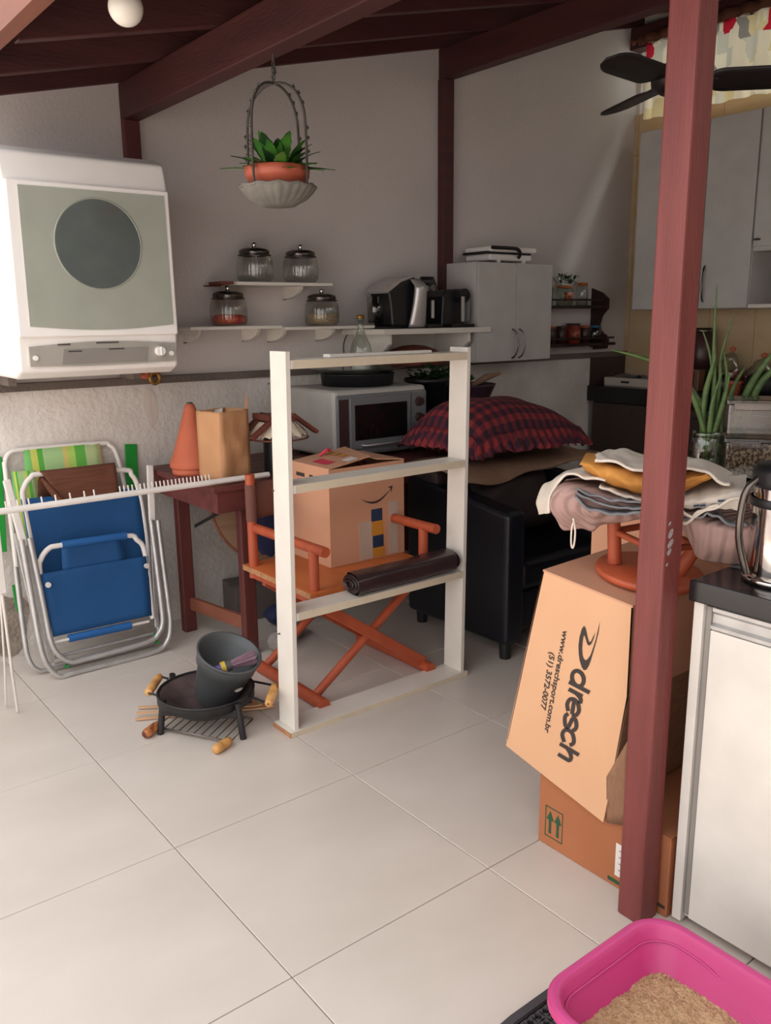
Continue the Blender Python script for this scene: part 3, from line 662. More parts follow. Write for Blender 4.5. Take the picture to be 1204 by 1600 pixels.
# pots of greenery on the table, beside the oven
def bush(cx, cy, cz, r, n, m, seed, leafl=.045, up=.8):
    rnd = random.Random(seed); mb = MB()
    for k in range(n):
        a = rnd.uniform(0, 2*PI); e = rnd.uniform(.05, 1.4); q = rnd.uniform(.25, 1)*r
        c = Vector((cx+q*math.cos(a)*math.cos(e), cy+q*math.sin(a)*math.cos(e), cz+q*math.sin(e)*up))
        d = Vector((math.cos(a)+rnd.uniform(-.5, .5), math.sin(a)+rnd.uniform(-.5, .5), rnd.uniform(-.2, .9))).normalized()
        s_ = d.cross(Vector((rnd.uniform(-.3, .3), rnd.uniform(-.3, .3), 1))).normalized(); l = leafl*rnd.uniform(.7, 1.2); w = l*.28; nn = s_.cross(d)
        mb.add([c, c+d*l*.5+s_*w-nn*.002, c+d*l, c+d*l*.5-s_*w-nn*.002, c+d*l*.5+nn*.004], [(0, 1, 4), (1, 2, 4), (2, 3, 4), (3, 0, 4)], True)
    return mb
pp = thing('potted_plant', 'small leafy plant in a ribbed black pot between oven and plaid cushion', 'plant', (2.86, 3.32, TZ))
MB().lathe([(0, .16), (.075, .16), (.10, .31), (.116, .315), (.116, .335), (.10, .335), (.095, .30), (0, .30)], (2.87, 3.32, TZ), n=28).build('pot', 'black', pp)
MB().lathe([(0, 0), (.08, 0), (.075, .16), (0, .16)], (2.87, 3.32, TZ), n=24).build('pot_stand', 'blackmetal', pp)
bush(2.88, 3.32, TZ+.31, .11, 130, None, 4).build('foliage', 'leaf2', pp)
pp = thing('potted_plant', 'leafy plant in a wide dark purple bowl behind the plaid cushion', 'plant', (3.16, 3.42, TZ))
MB().lathe([(0, 0), (.10, 0), (.09, .14), (.13, .18), (.17, .27), (.175, .28), (.16, .28), (0, .26)], (3.22, 3.42, TZ), n=28).build('bowl_planter', 'purplepot', pp)
bush(3.12, 3.40, TZ+.28, .11, 120, None, 8).build('foliage', 'leaf2', pp)
MB().tube([(3.26, 3.40, TZ+.27), (3.34, 3.37, TZ+.31), (3.42, 3.34, TZ+.33)], [.012, .02, .006], 8).build('dry_leaf', 'tan', pp)
sb = thing('plant_stand', 'dark low cabinet under the purple bowl planter, hidden behind the armchair', 'cabinet', (3.22, 3.42, 0))
MB().box((3.0, 3.22, 0), (3.5, 3.64, TZ-.001)).build('body', 'cabbrown', sb, .004)
for y0 in (3.23,): MB().box((3.02, 3.205, .05), (3.245, 3.22, TZ-.03)).build('door', 'cabbrown', sb, .003); MB().box((3.255, 3.205, .05), (3.48, 3.22, TZ-.03)).build('door', 'cabbrown', sb, .003)

# ------------------------------------------------------------------ wall shelves and their jars
SY = 3.475
def shelf(name, label, x0, x1, z, th, brs, y0=SY, group=None):
    s_ = thing(name, label, 'shelf', ((x0+x1)/2, YB, z), group)
    MB().box((x0, y0, z-th), (x1, YB, z)).build('board', 'mdf', s_, .003)
    for bx in brs:
        d_ = YB-y0; P = [(YB, z-th)]+[(YB-d_*.75*math.cos(PI/2*k/6), z-th-.055*math.sin(PI/2*k/6)) for k in range(7)]+[(YB, z-th-.06)]
        MB().prism(P, 'x', bx, bx+.015).build('bracket', 'mdf', s_)
    return s_
shelf('wall_shelf', 'short upper white wall shelf carrying two empty glass jars', 1.895, 2.41, 1.565, .015, (2.26,))
shelf('wall_shelf', 'lower left white wall shelf under the jar of pink sweets', 1.66, 2.12, 1.372, .015, (1.72, 2.02))
shelf('wall_shelf', 'lower white wall shelf under the jar of beige grain', 2.14, 2.66, 1.364, .015, (2.16, 2.44))
cs = thing('coffee_shelf', 'thick white wall shelf carrying two coffee machines, with large corner brackets', 'shelf', (3.0, 3.55, 1.33))
MB().prism([(2.60, YB), (2.63, 3.36), (3.36, 3.36), (3.36, YB)], 'z', 1.318, 1.345).build('board', 'mdf', cs, .002)
for x in (2.68, 3.22):
    MB().prism([(YB, 1.318), (3.39, 1.318), (3.39, 1.27), (3.47, 1.21), (YB, 1.185)], 'x', x, x+.02).build('bracket', 'mdf', cs, .001)
MB().box((2.7, YB-.018, 1.19), (3.22, YB, 1.318)).build('back_rail', 'mdf', cs)

def glass_jar(loc, label, fill=None, fh=.06, fmat=None, R=.082, H=.125):
    j = thing('glass_jar', label, 'jar', loc, 'ribbed glass storage jars on the wall shelves')
    x, y, z = loc
    MB().lathe([(0, .004), (R*.85, .004), (R, .02), (R*1.02, .06), (R*.98, .10), (R*.8, H), (R*.8, H+.012)], loc, n=144, flute=.010, nf=36).build('glass_body', 'jarglass', j)
    MB().lathe([(R*.84, H), (R*.86, H+.01), (R*.82, H+.02), (R*.5, H+.028), (0, H+.03)], loc, n=36).build('lid', 'lidsteel', j)
    MB().lathe([(0, .0), (.012, 0), (.010, .008), (.014, .014), (.010, .024), (0, .026)], (x, y, z+H+.028), n=16).build('knob', 'steel', j)
    if fmat: MB().lathe([(0, .007), (R*.82, .007), (R*.95, .02), (R*.96, fh), (R*.6, fh+.006), (0, fh+.004)], loc, n=28).build('filling', fmat, j)
    MB().tube([(x+R*.9*math.cos(a*PI/14), y+R*.9*math.sin(a*PI/14), z+H-.004) for a in range(28)], .0035, 6, True).build('neck_ring', 'lidsteel', j)
    return j
JY = 3.575
glass_jar((2.045, JY, 1.565), 'empty ribbed glass jar at the left end of the upper shelf')
glass_jar((2.295, JY, 1.565), 'empty ribbed glass jar toward the right end of the upper shelf')
glass_jar((1.90, JY, 1.372), 'ribbed glass jar with pink and red sweets on the lower shelf', fh=.045, fmat='redcandy')
gj = glass_jar((2.41, JY, 1.364), 'ribbed glass jar half full of beige grain on the lower shelf', fh=.055, fmat='grain')
tr = solo('wooden_trivet', 'small brown wooden trivet sticking out at the left end of the upper shelf', 'trivet', MB().box((1.83, 3.5, 1.553), (1.893, 3.62, 1.566)), 'roofwood', .002)
MB().box((1.835, 3.615, 1.548), (1.89, YB, 1.553)).build('support_block', 'roofwood', tr)

# capsule coffee machine: silver front column
cm = thing('coffee_machine', 'silver and black capsule coffee machine, left one on the thick shelf', 'coffee machine', (2.86, 3.5, 1.345))
SZ = 1.345
MB().prism([(2.745, SZ+.012), (2.96, SZ+.012), (2.955, SZ+.17), (2.90, SZ+.255), (2.845, SZ+.25), (2.72, SZ+.19), (2.735, SZ+.12)], 'y', 3.44, 3.60).build('body', 'black', cm, .012, 3)
MB().prism([(2.70, SZ+.185), (2.745, SZ+.225), (2.82, SZ+.255), (2.88, SZ+.262), (2.88, SZ+.252), (2.80, SZ+.228), (2.71, SZ+.172)], 'y', 3.435, 3.605).build('top_lid', 'silver', cm, .004)
def colf(u, v):
    a = PI*(u-.5); w = .037+.02*(1-v)**2; zz = SZ+.005+.24*v
    yy = 3.43-.03*math.cos(a)-.03*math.sin(v*PI*.5)+(.04*max(0, v-.85)/.15)
    return (2.895+w*math.sin(a), yy, zz)
MB().sheet(colf, 12, 14, .006).build('front_column', 'silver', cm)
MB().tube([(2.915, 3.42, SZ+.235), (2.965, 3.40, SZ+.235), (2.985, 3.39, SZ+.19)], [.022, .026, .018], 12).build('head', 'black', cm)
MB().cyl((2.95, 3.36, SZ+.20), (2.95, 3.385, SZ+.20), .016, n=16).build('button', 'steel', cm)
MB().box((2.965, 3.385, SZ+.05), (2.978, 3.40, SZ+.14)).build('spout', 'silver', cm, .003)
MB().box((2.93, 3.37, SZ), (3.02, 3.50, SZ+.02)).build('drip_tray', 'black', cm, .004)
MB().lathe([(.0, 0), (.04, 0), (.045, .13), (.0, .13)], (2.715, 3.54, SZ+.03), n=20).build('water_tank', 'plasticclear', cm)
MB().box((2.67, 3.46, SZ), (3.0, 3.60, SZ+.012)).build('foot_plate', 'black', cm, .003)
cm2 = thing('coffee_machine', 'compact all-black coffee machine, right one next to the wall cabinet', 'coffee machine', (3.2, 3.5, 1.345))
MB().prism([(3.075, SZ), (3.225, SZ), (3.235, SZ+.17), (3.215, SZ+.20), (3.11, SZ+.195), (3.085, SZ+.16)], 'y', 3.44, 3.60).build('body', 'black', cm2, .01, 3)
MB().cyl((3.205, 3.40, SZ+.165), (3.205, 3.58, SZ+.165), .036, n=24).build('head', 'black', cm2)
MB().box((3.175, 3.385, SZ+.03), (3.19, 3.40, SZ+.16)).build('front_bar', 'silver', cm2, .003)
MB().box((3.225, 3.40, SZ+.03), (3.245, 3.50, SZ+.17)).build('chrome_side', 'ovenfront', cm2, .004)
MB().box((3.09, 3.37, SZ), (3.25, 3.45, SZ+.018)).build('drip_tray', 'black', cm2, .003)
cd = solo('power_cord', 'thin black cord hanging from the thick shelf beside the decanter', 'cord', MB().tube(catmull([(2.66, 3.66, 1.345), (2.63, 3.66, 1.33), (2.60, 3.665, 1.27), (2.605, 3.665, 1.2), (2.63, 3.665, 1.165)]), .003, 6), 'black')

# two-door wall cabinet
wc = thing('wall_cabinet', 'grey-white two-door wall cabinet with curved steel handles right of the coffee shelf', 'cabinet', (3.58, 3.5, 1.155))
MB().box((3.37, 3.40, 1.155), (3.875, YB, 1.685)).build('body', 'cabwhite', wc, .001) if 0 else None
MB().box((3.285, 3.398, 1.155), (3.87, YB, 1.685)).build('body', 'cabgrey', wc, .001)
for x0, x1, hx_ in ((3.287, 3.573, 3.548), (3.577, 3.868, 3.602)):
    d_ = MB().box((x0, 3.38, 1.157), (x1, 3.396, 1.683)).build('door', 'cabgrey', wc, .0015)
    MB().tube(catmull([(hx_, 3.38, 1.33), (hx_+.008, 3.358, 1.31), (hx_+.014, 3.345, 1.245), (hx_+.008, 3.358, 1.19), (hx_, 3.38, 1.17)]), .0045, 8).build('handle', 'lidsteel', d_)
sg_ = thing('sandwich_press', 'white sandwich press with black handle lying on the wall cabinet', 'appliance', (3.6, 3.55, 1.685))
MB().box((3.44, 3.44, 1.745), (3.80, 3.66, 1.775)).build('upper_plate', 'white', sg_, .012, 3)
MB().box((3.44, 3.46, 1.70), (3.78, 3.65, 1.735)).build('lower_plate', 'white', sg_, .010, 3)
MB().box((3.42, 3.46, 1.735), (3.77, 3.65, 1.747)).build('hot_plate', 'black', sg_)
MB().tube(catmull([(3.43, 3.43, 1.765), (3.56, 3.42, 1.764), (3.62, 3.42, 1.76), (3.645, 3.425, 1.735), (3.645, 3.44, 1.715)]), .010, 8).build('handle', 'black', sg_)
for x, y in ((3.52, 3.47), (3.72, 3.47), (3.52, 3.63), (3.72, 3.63)): MB().cyl((x, y, 1.685), (x, y, 1.705), .013, n=10).build('foot', 'white', sg_)

# spice rack with jars
sr = thing('spice_rack', 'dark two-tier wooden spice rack with a scrolled side on the back wall', 'spice rack', (4.4, 3.62, 1.2))
for z in (1.225, 1.46): MB().box((3.95, 3.565, z-.018), (4.72 if z < 1.3 else 4.60, YB, z)).build('shelf', 'rackwood', sr, .002)
for z in (1.262, 1.50): MB().box((3.95, 3.562, z-.012), (4.70 if z < 1.3 else 4.58, 3.57, z)).build('rail', 'rackwood', sr)
side = [(YB, 1.195), (3.56, 1.20), (3.545, 1.25), (3.60, 1.30), (3.635, 1.34), (3.60, 1.39), (3.55, 1.44), (3.55, 1.50), (3.60, 1.54), (YB, 1.57)]
for x in (3.95, 4.60):
    MB().prism(side, 'x', x, x+.018).build('side_panel', 'rackwood', sr)
MB().prism([(4.615, 1.24), (4.66, 1.30), (4.70, 1.40), (4.71, 1.46), (4.68, 1.51), (4.64, 1.52), (4.61, 1.47)], 'y', 3.655, 3.67).build('scroll', 'rackwood', sr, .003)
MB().prism([(4.618, 1.18), (4.76, 1.18), (4.77, 1.24), (4.74, 1.275), (4.70, 1.27), (4.68, 1.23), (4.618, 1.23)], 'y', 3.655, 3.67).build('scroll', 'rackwood', sr, .003)
def spice(x, z, r, h, body, lidm, label, lab=None, cat='jar'):
    j = thing('spice_jar', label, cat, (x, 3.62, z), 'spice jars in the rack')
    MB().lathe([(0, 0), (r, 0), (r*1.03, h*.5), (r, h*.86), (r*.85, h*.9)], (x, 3.622, z), n=20).build('jar_body', body, j)
    MB().lathe([(r*.92, h*.86), (r*.95, h), (0, h)], (x, 3.622, z), n=20).build('lid', lidm, j)
    if lab:
        MB().sheet(lambda u, v: (x+(r*1.05)*math.sin((u-.5)*1.8), 3.622-(r*1.05)*math.cos((u-.5)*1.8), z+h*(.2+.45*v)), 8, 2, .001).build('label_sticker', lab, j)
    return j
spice(4.10, 1.46, .035, .12, 'glass', 'orangelid', 'orange-lidded jar on the upper rack shelf, nearest the white cabinet')
spice(4.26, 1.46, .05, .12, 'glassg', 'orangelid', 'upper rack jar with an orange label and greenery above it', 'orangelabel')
spice(4.43, 1.46, .036, .14, 'glass', 'orangelid', 'upper rack jar holding something white, nearest the scroll', None)
bush(4.26, 3.61, 1.585, .085, 90, None, 12, .03, .9).build('dried_herbs', 'leaf2', thing('dried_herbs', 'dark bunch of dried herbs on the labelled jar', 'herbs', (4.26, 3.61, 1.58)))
spice(4.14, 1.225, .035, .11, 'spice', 'orangelid', 'dark jar with an orange lid on the lower rack shelf, by the cabinet')
spice(4.24, 1.225, .034, .11, 'spice', 'spice', 'all-dark narrow jar in the lower rack, second from the cabinet')
spice(4.355, 1.225, .047, .125, 'darkred', 'spice', 'dark red jar with an orange square label in the lower rack', 'orangelabel')
spice(4.47, 1.225, .034, .11, 'spice', 'orangelid', 'dark jar with an orange lid between red jar and blue-lidded jar')
spice(4.575, 1.225, .04, .11, 'glassg', 'bluelid', 'blue-lidded clear jar in the lower rack')

# ------------------------------------------------------------------ hanging basket
hb = thing('hanging_basket', 'grey iron hanging basket with arched straps, hung from the roof beam', 'hanging basket', (1.54, 2.52, 1.76))
HX, HY = 1.54, 2.52
MB().lathe([(0, 0), (.055, 0), (.064, .006), (.094, .022), (.114, .042), (.121, .052), (.126, .058), (.117, .060), (.106, .046), (.085, .026), (.05, .012), (0, .010)], (HX, HY, 1.76), n=96, flute=.02, nf=24).build('bowl', 'ironbowl', hb)
MB().tube([(HX+.122*math.cos(a*PI/24), HY+.122*math.sin(a*PI/24), 1.818+.003*math.cos(12*a*PI/24)) for a in range(48)], .005, 6, True).build('rim', 'ironbowl', hb)
for k in range(4):
    a = math.radians(20+90*k); ca, sa = math.cos(a), math.sin(a)
    P = [(.118, 1.817), (.120, 1.90), (.118, 2.0), (.110, 2.05), (.085, 2.095), (.045, 2.122), (.0, 2.13)]
    so = MB().tube(catmull([(HX+r*ca, HY+r*sa, z) for r, z in P]), .0042, 6).build('strap', 'ironp', hb)
    for r, z in ((.121, 1.915), (.121, 1.955), (.12, 1.985), (.105, 2.06), (.09, 2.09), (.07, 2.11)):
        c = Vector((HX+(r+.006)*ca, HY+(r+.006)*sa, z)); fl_ = MB()
        for q in range(5):
            b = 2*PI*q/5; e = Vector((-sa*math.cos(b), ca*math.cos(b), math.sin(b)))*.009
            fl_.add([c, c+e+Vector((ca, sa, 0))*.002, c+Vector((-sa*math.cos(b+.6), ca*math.cos(b+.6), math.sin(b+.6)))*.005, c+Vector((-sa*math.cos(b-.6), ca*math.cos(b-.6), math.sin(b-.6)))*.005], [(0, 2, 1), (0, 1, 3)])
        fl_.build('iron_flower', 'ironp', so)
hk = MB(); hk.tube([(HX, HY, 2.126), (HX-.006, HY, 2.15), (HX+.006, HY, 2.16), (HX, HY, 2.175)], .004, 6)
for k in range(3):
    z = 2.15+.018*k; ax = k % 2
    hk.tube([(HX+(.007*math.cos(q*PI/6) if ax else 0), HY+(0 if ax else .007*math.cos(q*PI/6)), z+.012*math.sin(q*PI/6)) for q in range(12)], .002, 5, True)
hk.tube([(HX, HY, 2.195), (HX, HY, 2.214)], .003, 6); hk.build('hook', 'ironp', hb)
fp = thing('potted_fern', 'leafy green fern in a terracotta plastic pot inside the hanging basket', 'plant', (HX, HY, 1.79))
MB().lathe([(0, 0), (.066, 0), (.088, .028), (.097, .058), (.103, .062), (.106, .092), (.099, .094), (.094, .08), (0, .078)], (HX, HY, 1.786), n=36).build('pot', 'potorange', fp)
rnd = random.Random(3)
for k in range(38):
    a = rnd.uniform(0, 2*PI); ln = rnd.uniform(.09, .17); up = rnd.uniform(.2, 1.5); w = rnd.uniform(.015, .023)
    if k < 18: up = rnd.uniform(1.6, 4.5); ln = rnd.uniform(.11, .165)
    d = Vector((math.cos(a), math.sin(a), up)).normalized(); p0 = Vector((HX, HY, 1.858))+Vector((math.cos(a), math.sin(a), 0))*.03
    def lf(u, v, d=d, p0=p0, ln=ln, w=w, a=a):
        t_ = v; wd = w*math.sin(PI*min(1, t_*.92+.08))**.8*(1+.12*math.sin(t_*30)); side = Vector((-math.sin(a), math.cos(a), 0))
        return p0+d*ln*t_+Vector((math.cos(a), math.sin(a), -1))*(.045*t_*t_)+side*wd*(u-.5)*2+Vector((0, 0, -.004*abs(u-.5)))
    MB().sheet(lf, 2, 10).build('leaf', 'leaf' if k % 3 else 'leaf2', fp)

# globe lamp under the roof
gl_ = thing('globe_lamp', 'white globe lamp in a round socket under the roof boards', 'lamp', (.95, 2.25, 2.3))
MB().lathe([(0, -.043)]+[(.043*math.cos(t_), .043*math.sin(t_)) for t_ in [(-PI/2)+PI*k/12*.82 for k in range(1, 13)]]+[(.022, .045)], (.952, 2.25, 2.165), n=28).build('globe', 'bulb', gl_)
MB().lathe([(.033, .0), (.037, .03), (.037, .06), (.05, .065), (.05, .14), (0, .14)], (.952, 2.25, 2.195), n=24).build('socket', 'bulb', gl_)

# ceiling fan
FX, FY, FZ = 3.107, 2.13, 2.295
fn_ = thing('ceiling_fan', 'dark three-bladed ceiling fan behind the wooden pillar', 'fan', (FX, FY, FZ))
MB().lathe([(0, -.06), (.05, -.058), (.085, -.035), (.09, 0), (.085, .03), (.04, .05), (0, .05)], (FX, FY, FZ), n=28).build('motor', 'fan', fn_)
MB().cyl((FX, FY, FZ+.04), (FX, FY, zb(FX)+.0), .011, n=10).build('rod', 'fan', fn_)
MB().lathe([(0, 0), (.05, 0), (.035, -.04), (0, -.04)], (FX, FY, zb(FX)+.0), n=20).build('canopy', 'fan', fn_)
MB().box((FX-.06, FY-.2, zb(FX)), (FX+.06, FY+.2, zb(FX)+.02)).build('mounting_board', 'ceil', fn_)
yawd = 37.98
for k, ang in enumerate((188, 68, -52)):
    a = math.radians(ang); dr_ = Vector((math.cos(a), math.sin(a), 0)); sd = Vector((-math.sin(a), math.cos(a), 0))
    tilt_ = math.radians((16, -10, -24)[k])
    def bl(u, v, dr_=dr_, sd=sd):
        r = .11+.40*v; w = .062*min(1, (v*5+.35))*math.sqrt(max(0, 1-max(0, (v-.72)/.28)**2))+.002
        o_ = (u-.5)*2*w
        return Vector((FX, FY, FZ-.02))+dr_*r+sd*o_*math.cos(tilt_)+Vector((0, 0, o_*math.sin(tilt_)-.01*v))
    b_ = MB().sheet(bl, 4, 18, .006).build('blade', 'fan', fn_)
    MB().beam(Vector((FX, FY, FZ-.012))+dr_*.06, Vector((FX, FY, FZ-.015))+dr_*.16, .03, .008).build('blade_arm', 'fan', b_)

# curtain on a rod
cu = thing('window_curtain', 'backlit cream curtain with red and grey patches at the high window', 'curtain', (4.87, 2.6, 2.6))
def cuf(u, v):
    y = 3.55-2.3*u; z = 3.055-(.455+.012*ns(u*9, 0))*v
    return (4.868+.018*math.sin(u*95+1.5*math.sin(u*17))*(.5+.5*v)+.01*ns(u*12, v*2), y+.004*math.sin(u*200)*v, z)
MB().sheet(cuf, 260, 8).build('curtain_cloth', 'curtain', cu)
def cuh(u, v):
    y = 3.60-2.35*u; return (4.845+.012*math.sin(u*140), y, 3.085-.055*v)
MB().sheet(cuh, 260, 2, .004).build('gathered_shaded_header', 'browncloth', cu)  # dark brown cloth colour carries the shade lying on the curtain header
MB().tube([(4.865, 3.66, 3.065), (4.865, 1.1, 3.065)], .010, 8).build('rod', 'roofwood', cu)
MB().lathe([(0, 0), (.02, .01), (.022, .025), (.0, .04)], (4.865, 3.625, 3.065), (0, 1, 0), 14).build('finial', 'roofwood', cu)

# ------------------------------------------------------------------ kitchen along the right wall
KX = 4.63
uc = thing('upper_cabinets', 'grey-white upper kitchen cabinet run below the curtain', 'cabinet', (4.8, 2.0, 1.43))
MB().box((KX+.02, 2.62, 1.43), (XR-.012, 3.39, 2.47)).build('body', 'cabgrey', uc)
MB().box((KX+.02, .9, 1.735), (XR-.012, 2.617, 2.47)).build('body', 'cabgrey', uc)
MB().box((KX, .9, 1.43), (XR-.012, 2.61, 1.45)).build('niche_shelf', 'cabwhite', uc)
MB().box((KX+.3, .9, 1.45), (XR-.012, 2.615, 1.735)).build('niche_back', 'cabbrown', uc)
for y0, y1, z0, z1, hy_ in ((3.20, 3.385, 1.432, 2.468, None), (2.925, 3.196, 1.432, 2.468, None), (2.623, 2.921, 1.432, 2.468, 2.895), (2.2, 2.61, 1.76, 2.468, None), (1.78, 2.196, 1.76, 2.468, None)):
    d_ = MB().box((KX, y0, z0), (KX+.018, y1, z1)).build('door', 'cabgrey', uc, .0015)
    if hy_: MB().tube(catmull([(KX, hy_, 1.67), (KX-.022, hy_-.006, 1.65), (KX-.034, hy_-.01, 1.56), (KX-.022, hy_-.006, 1.49), (KX, hy_, 1.47)]), .0055, 8).build('handle', 'lidsteel', d_)
MB().box((KX-.02, 2.57, 1.79), (KX, 2.60, 1.80)).build('handle', 'lidsteel', uc)
KCX = 4.60; KCZ = .945
kw = solo('kitchen_worktop', 'black stone worktop along the tiled kitchen wall', 'worktop', MB().box((KCX-.02, -1.0, KCZ-.10), (XR-.013, YB-.013, KCZ)), 'blackstone', .003)
kb_ = thing('base_cabinets', 'dark brown base cabinets under the black kitchen worktop', 'cabinet', (4.8, 2, 0))
MB().box((KCX+.03, -1.0, .08), (XR-.013, YB-.034, KCZ-.102)).build('carcass', 'cabbrown', kb_)
for k in range(8):
    y1 = YB-.04-.46*k; d_ = MB().box((KCX+.01, y1-.455, .1), (KCX+.03, y1, KCZ-.11)).build('door', 'cabbrown', kb_, .002)
    MB().box((KCX+.003, y1-.43, KCZ-.16), (KCX+.012, y1-.30, KCZ-.15)).build('handle', 'lidsteel', d_)
MB().box((KCX+.06, -1.0, 0), (XR-.02, YB-.02, .08)).build('plinth', 'dark', kb_)

# things on the kitchen worktop
dt = thing('dish_tray', 'cream plastic tray with a slotted front on the black worktop', 'tray', (4.72, 3.4, KCZ))
MB().box((4.66, 3.22, KCZ), (4.86, 3.60, KCZ+.055)).build('tray_body', 'trayw', dt, .006)
MB().box((4.655, 3.40, KCZ+.022), (4.661, 3.46, KCZ+.034)).build('slot', 'dark', dt)
MB().sheet(lambda u, v: (4.68+.17*u, 3.24+.34*v, KCZ+.058+.03*abs(ns(u*4, v*5))), 8, 10).build('crumpled_foil', 'greycloth', dt)
gr = thing('coffee_grinder', 'dark grinder with a domed hopper on the kitchen worktop', 'grinder', (4.78, 2.98, KCZ))
MB().lathe([(0, .13), (.065, .13), (.07, .2), (.068, .335), (.05, .345), (.05, .36), (.02, .37), (0, .37)], (4.80, 2.985, KCZ), n=28).build('hopper', 'spice', gr)
MB().lathe([(.0, .372), (.055, .372), (.06, .35), (.055, .345)], (4.80, 2.985, KCZ), n=28).build('lid', 'lidsteel', gr)
MB().box((4.73, 2.915, KCZ), (4.87, 3.055, KCZ+.13)).build('base', 'black', gr, .01)
rd = thing('wooden_radio', 'small wooden radio with a lit display in front of the grinder', 'radio', (4.69, 2.97, KCZ))
MB().box((4.65, 2.90, KCZ), (4.72, 3.06, KCZ+.13)).build('case', 'radio', rd, .006)
MB().box((4.645, 2.93, KCZ+.015), (4.651, 3.05, KCZ+.115)).build('front_panel', 'dark', rd)
MB().box((4.642, 2.96, KCZ+.088), (4.646, 3.01, KCZ+.100)).build('display', 'screen', rd)
for s_ in (0, 1): MB().cyl((4.646, 2.99, KCZ+.035+.035*s_), (4.636, 2.99, KCZ+.035+.035*s_), .014-.006*s_, n=14).build('dial', 'silver', rd)
def candy(x, y, r, h, label):
    j = thing('candy_jar', label, 'jar', (x, y, KCZ), 'red-filled glass jars on the kitchen worktop')
    MB().lathe([(0, 0), (r*.6, 0), (r, h*.25), (r, h*.6), (r*.55, h*.8), (r*.6, h*.84)], (x, y, KCZ), n=28).build('glass_body', 'glass', j)
    MB().lathe([(0, .006), (r*.57, .006), (r*.94, h*.25), (r*.94, h*.5), (0, h*.52)], (x, y, KCZ), n=24).build('filling', 'darkred', j)
    MB().lathe([(r*.62, h*.84), (r*.5, h*.9), (r*.12, h*.96), (r*.18, h*1.02), (r*.1, h*1.08), (0, h*1.09)], (x, y, KCZ), n=20).build('lid', 'glass', j)
    MB().lathe([(0, h*.98), (r*.2, h*1.0), (r*.22, h*1.06), (0, h*1.12)], (x, y, KCZ), n=14).build('knob', 'terracotta', j)
candy(4.80, 2.78, .085, .24, 'red-filled glass jar beside the grinder on the kitchen worktop')
candy(4.80, 2.58, .10, .21, 'wider red-filled glass jar at the right edge of the photo')
tp_ = thing('small_pot', 'dark round pot with a steel lid in front of the red jars', 'pot', (4.70, 2.77, KCZ))
MB().lathe([(0, 0), (.04, 0), (.06, .03), (.055, .08), (.045, .09)], (4.70, 2.76, KCZ), n=24).build('pot_body', 'black', tp_)
MB().lathe([(.048, .09), (.045, .1), (.01, .108), (.012, .118), (0, .12)], (4.70, 2.76, KCZ), n=24).build('lid', 'steel', tp_)
tcp = solo('terracotta_saucer', 'small terracotta pot on the worktop behind the clear containers', 'pot', MB().lathe([(0, 0), (.03, 0), (.042, .06), (.047, .062), (.047, .075), (.04, .075), (.036, .02), (0, .02)], (4.64, 2.66, KCZ), n=24), 'potorange')
dbag = solo('dark_bag', 'black crumpled bag on the worktop behind the containers', 'bag', MB().sheet(lambda u, v: (4.68+.10*math.sin(PI*v)*math.cos(2*PI*u)*(1+.2*ns(u*4, v*4)), 2.50+.11*math.sin(PI*v)*math.sin(2*PI*u), KCZ+.07+(-.07)*math.cos(PI*v)), 20, 12), 'dark')

# ------------------------------------------------------------------ armchair with things piled on it
ac = thing('armchair', 'navy-black leather tub armchair half hidden behind the white shelf unit', 'armchair', (2.8, 2.75, 0))
AX0, AX1, AY0, AY1 = 2.43, 3.22, 2.315, 2.955
for x0 in (AX0, AX1-.11):
    MB().prism([(AY0, .06), (AY1, .06), (AY1, .70), (AY0+.22, .655), (AY0, .625)], 'x', x0, x0+.11).build('arm', 'leather', ac, .022, 3)
MB().box((AX0+.11, AY0+.03, .10), (AX1-.11, AY1-.14, .268)).build('seat_base', 'leather', ac, .01)
MB().box((AX0+.112, AY0+.015, .27), (AX1-.112, AY1-.16, .40)).build('seat_cushion', 'leather', ac, .035, 3)
MB().box((AX0+.02, AY1-.18, .10), (AX1-.02, AY1, .74)).build('backrest', 'leatherbrown', ac, .03, 3)
for x, y in ((AX0+.03, AY0+.03), (AX1-.03, AY0+.03), (AX0+.05, AY1-.05), (AX1-.05, AY1-.05)):
    MB().cyl((x+.0, y, 0), (x, y, .08), .024, .028, 16).build('leg', 'black', ac)
bp_ = thing('back_cushion', 'dark brown square cushion leaning against the armchair back', 'cushion', (2.9, 2.85, .42))
def pillow(cx, cy, cz, w, d, h, rot=None, nz=.01, seed=1, n=22):
    mb = MB()
    def side(sg):
        def fn(u, v):
            a, b = (u-.5)*2, (v-.5)*2
            e = (max(0, 1-abs(a)**3)*max(0, 1-abs(b)**3))**.5
            p = Vector((a*w/2*(1-.05*(1-abs(b))*0-.04*b*b), b*d/2*(1-.04*a*a), sg*h/2*e+nz*ns(u*4, v*4, seed)*e))
            if rot is not None: p = rot @ p
            return p+Vector((cx, cy, cz))
        return fn
    mb.sheet(side(1), n, n); mb.sheet(side(-1), n, n); return mb
pillow(2.86, 2.70, .57, .50, .30, .12, RX(72), .01, 3).build('cushion_body', 'leatherbrown', bp_)
tcx = thing('tan_cloth', 'tan folded cloth spread over the armchair under the plaid cushion', 'cloth', (2.9, 2.95, .70))
def tcl(u, v):
    x = 2.42+1.03*u; y = 2.60+.35*v; z = .762+.012*ns(u*5, v*3)+.006*math.sin(u*9)
    fr = max(0, .32-v)/.32
    z -= fr*fr*(.035+.05*math.exp(-((u-.2)/.16)**2)); z -= .03*max(0, (u-.82)/.18)
    return (x+.02*ns(v*4, 3), y, z)
MB().sheet(tcl, 30, 16, .007).build('cloth_sheet', 'tan', tcx)
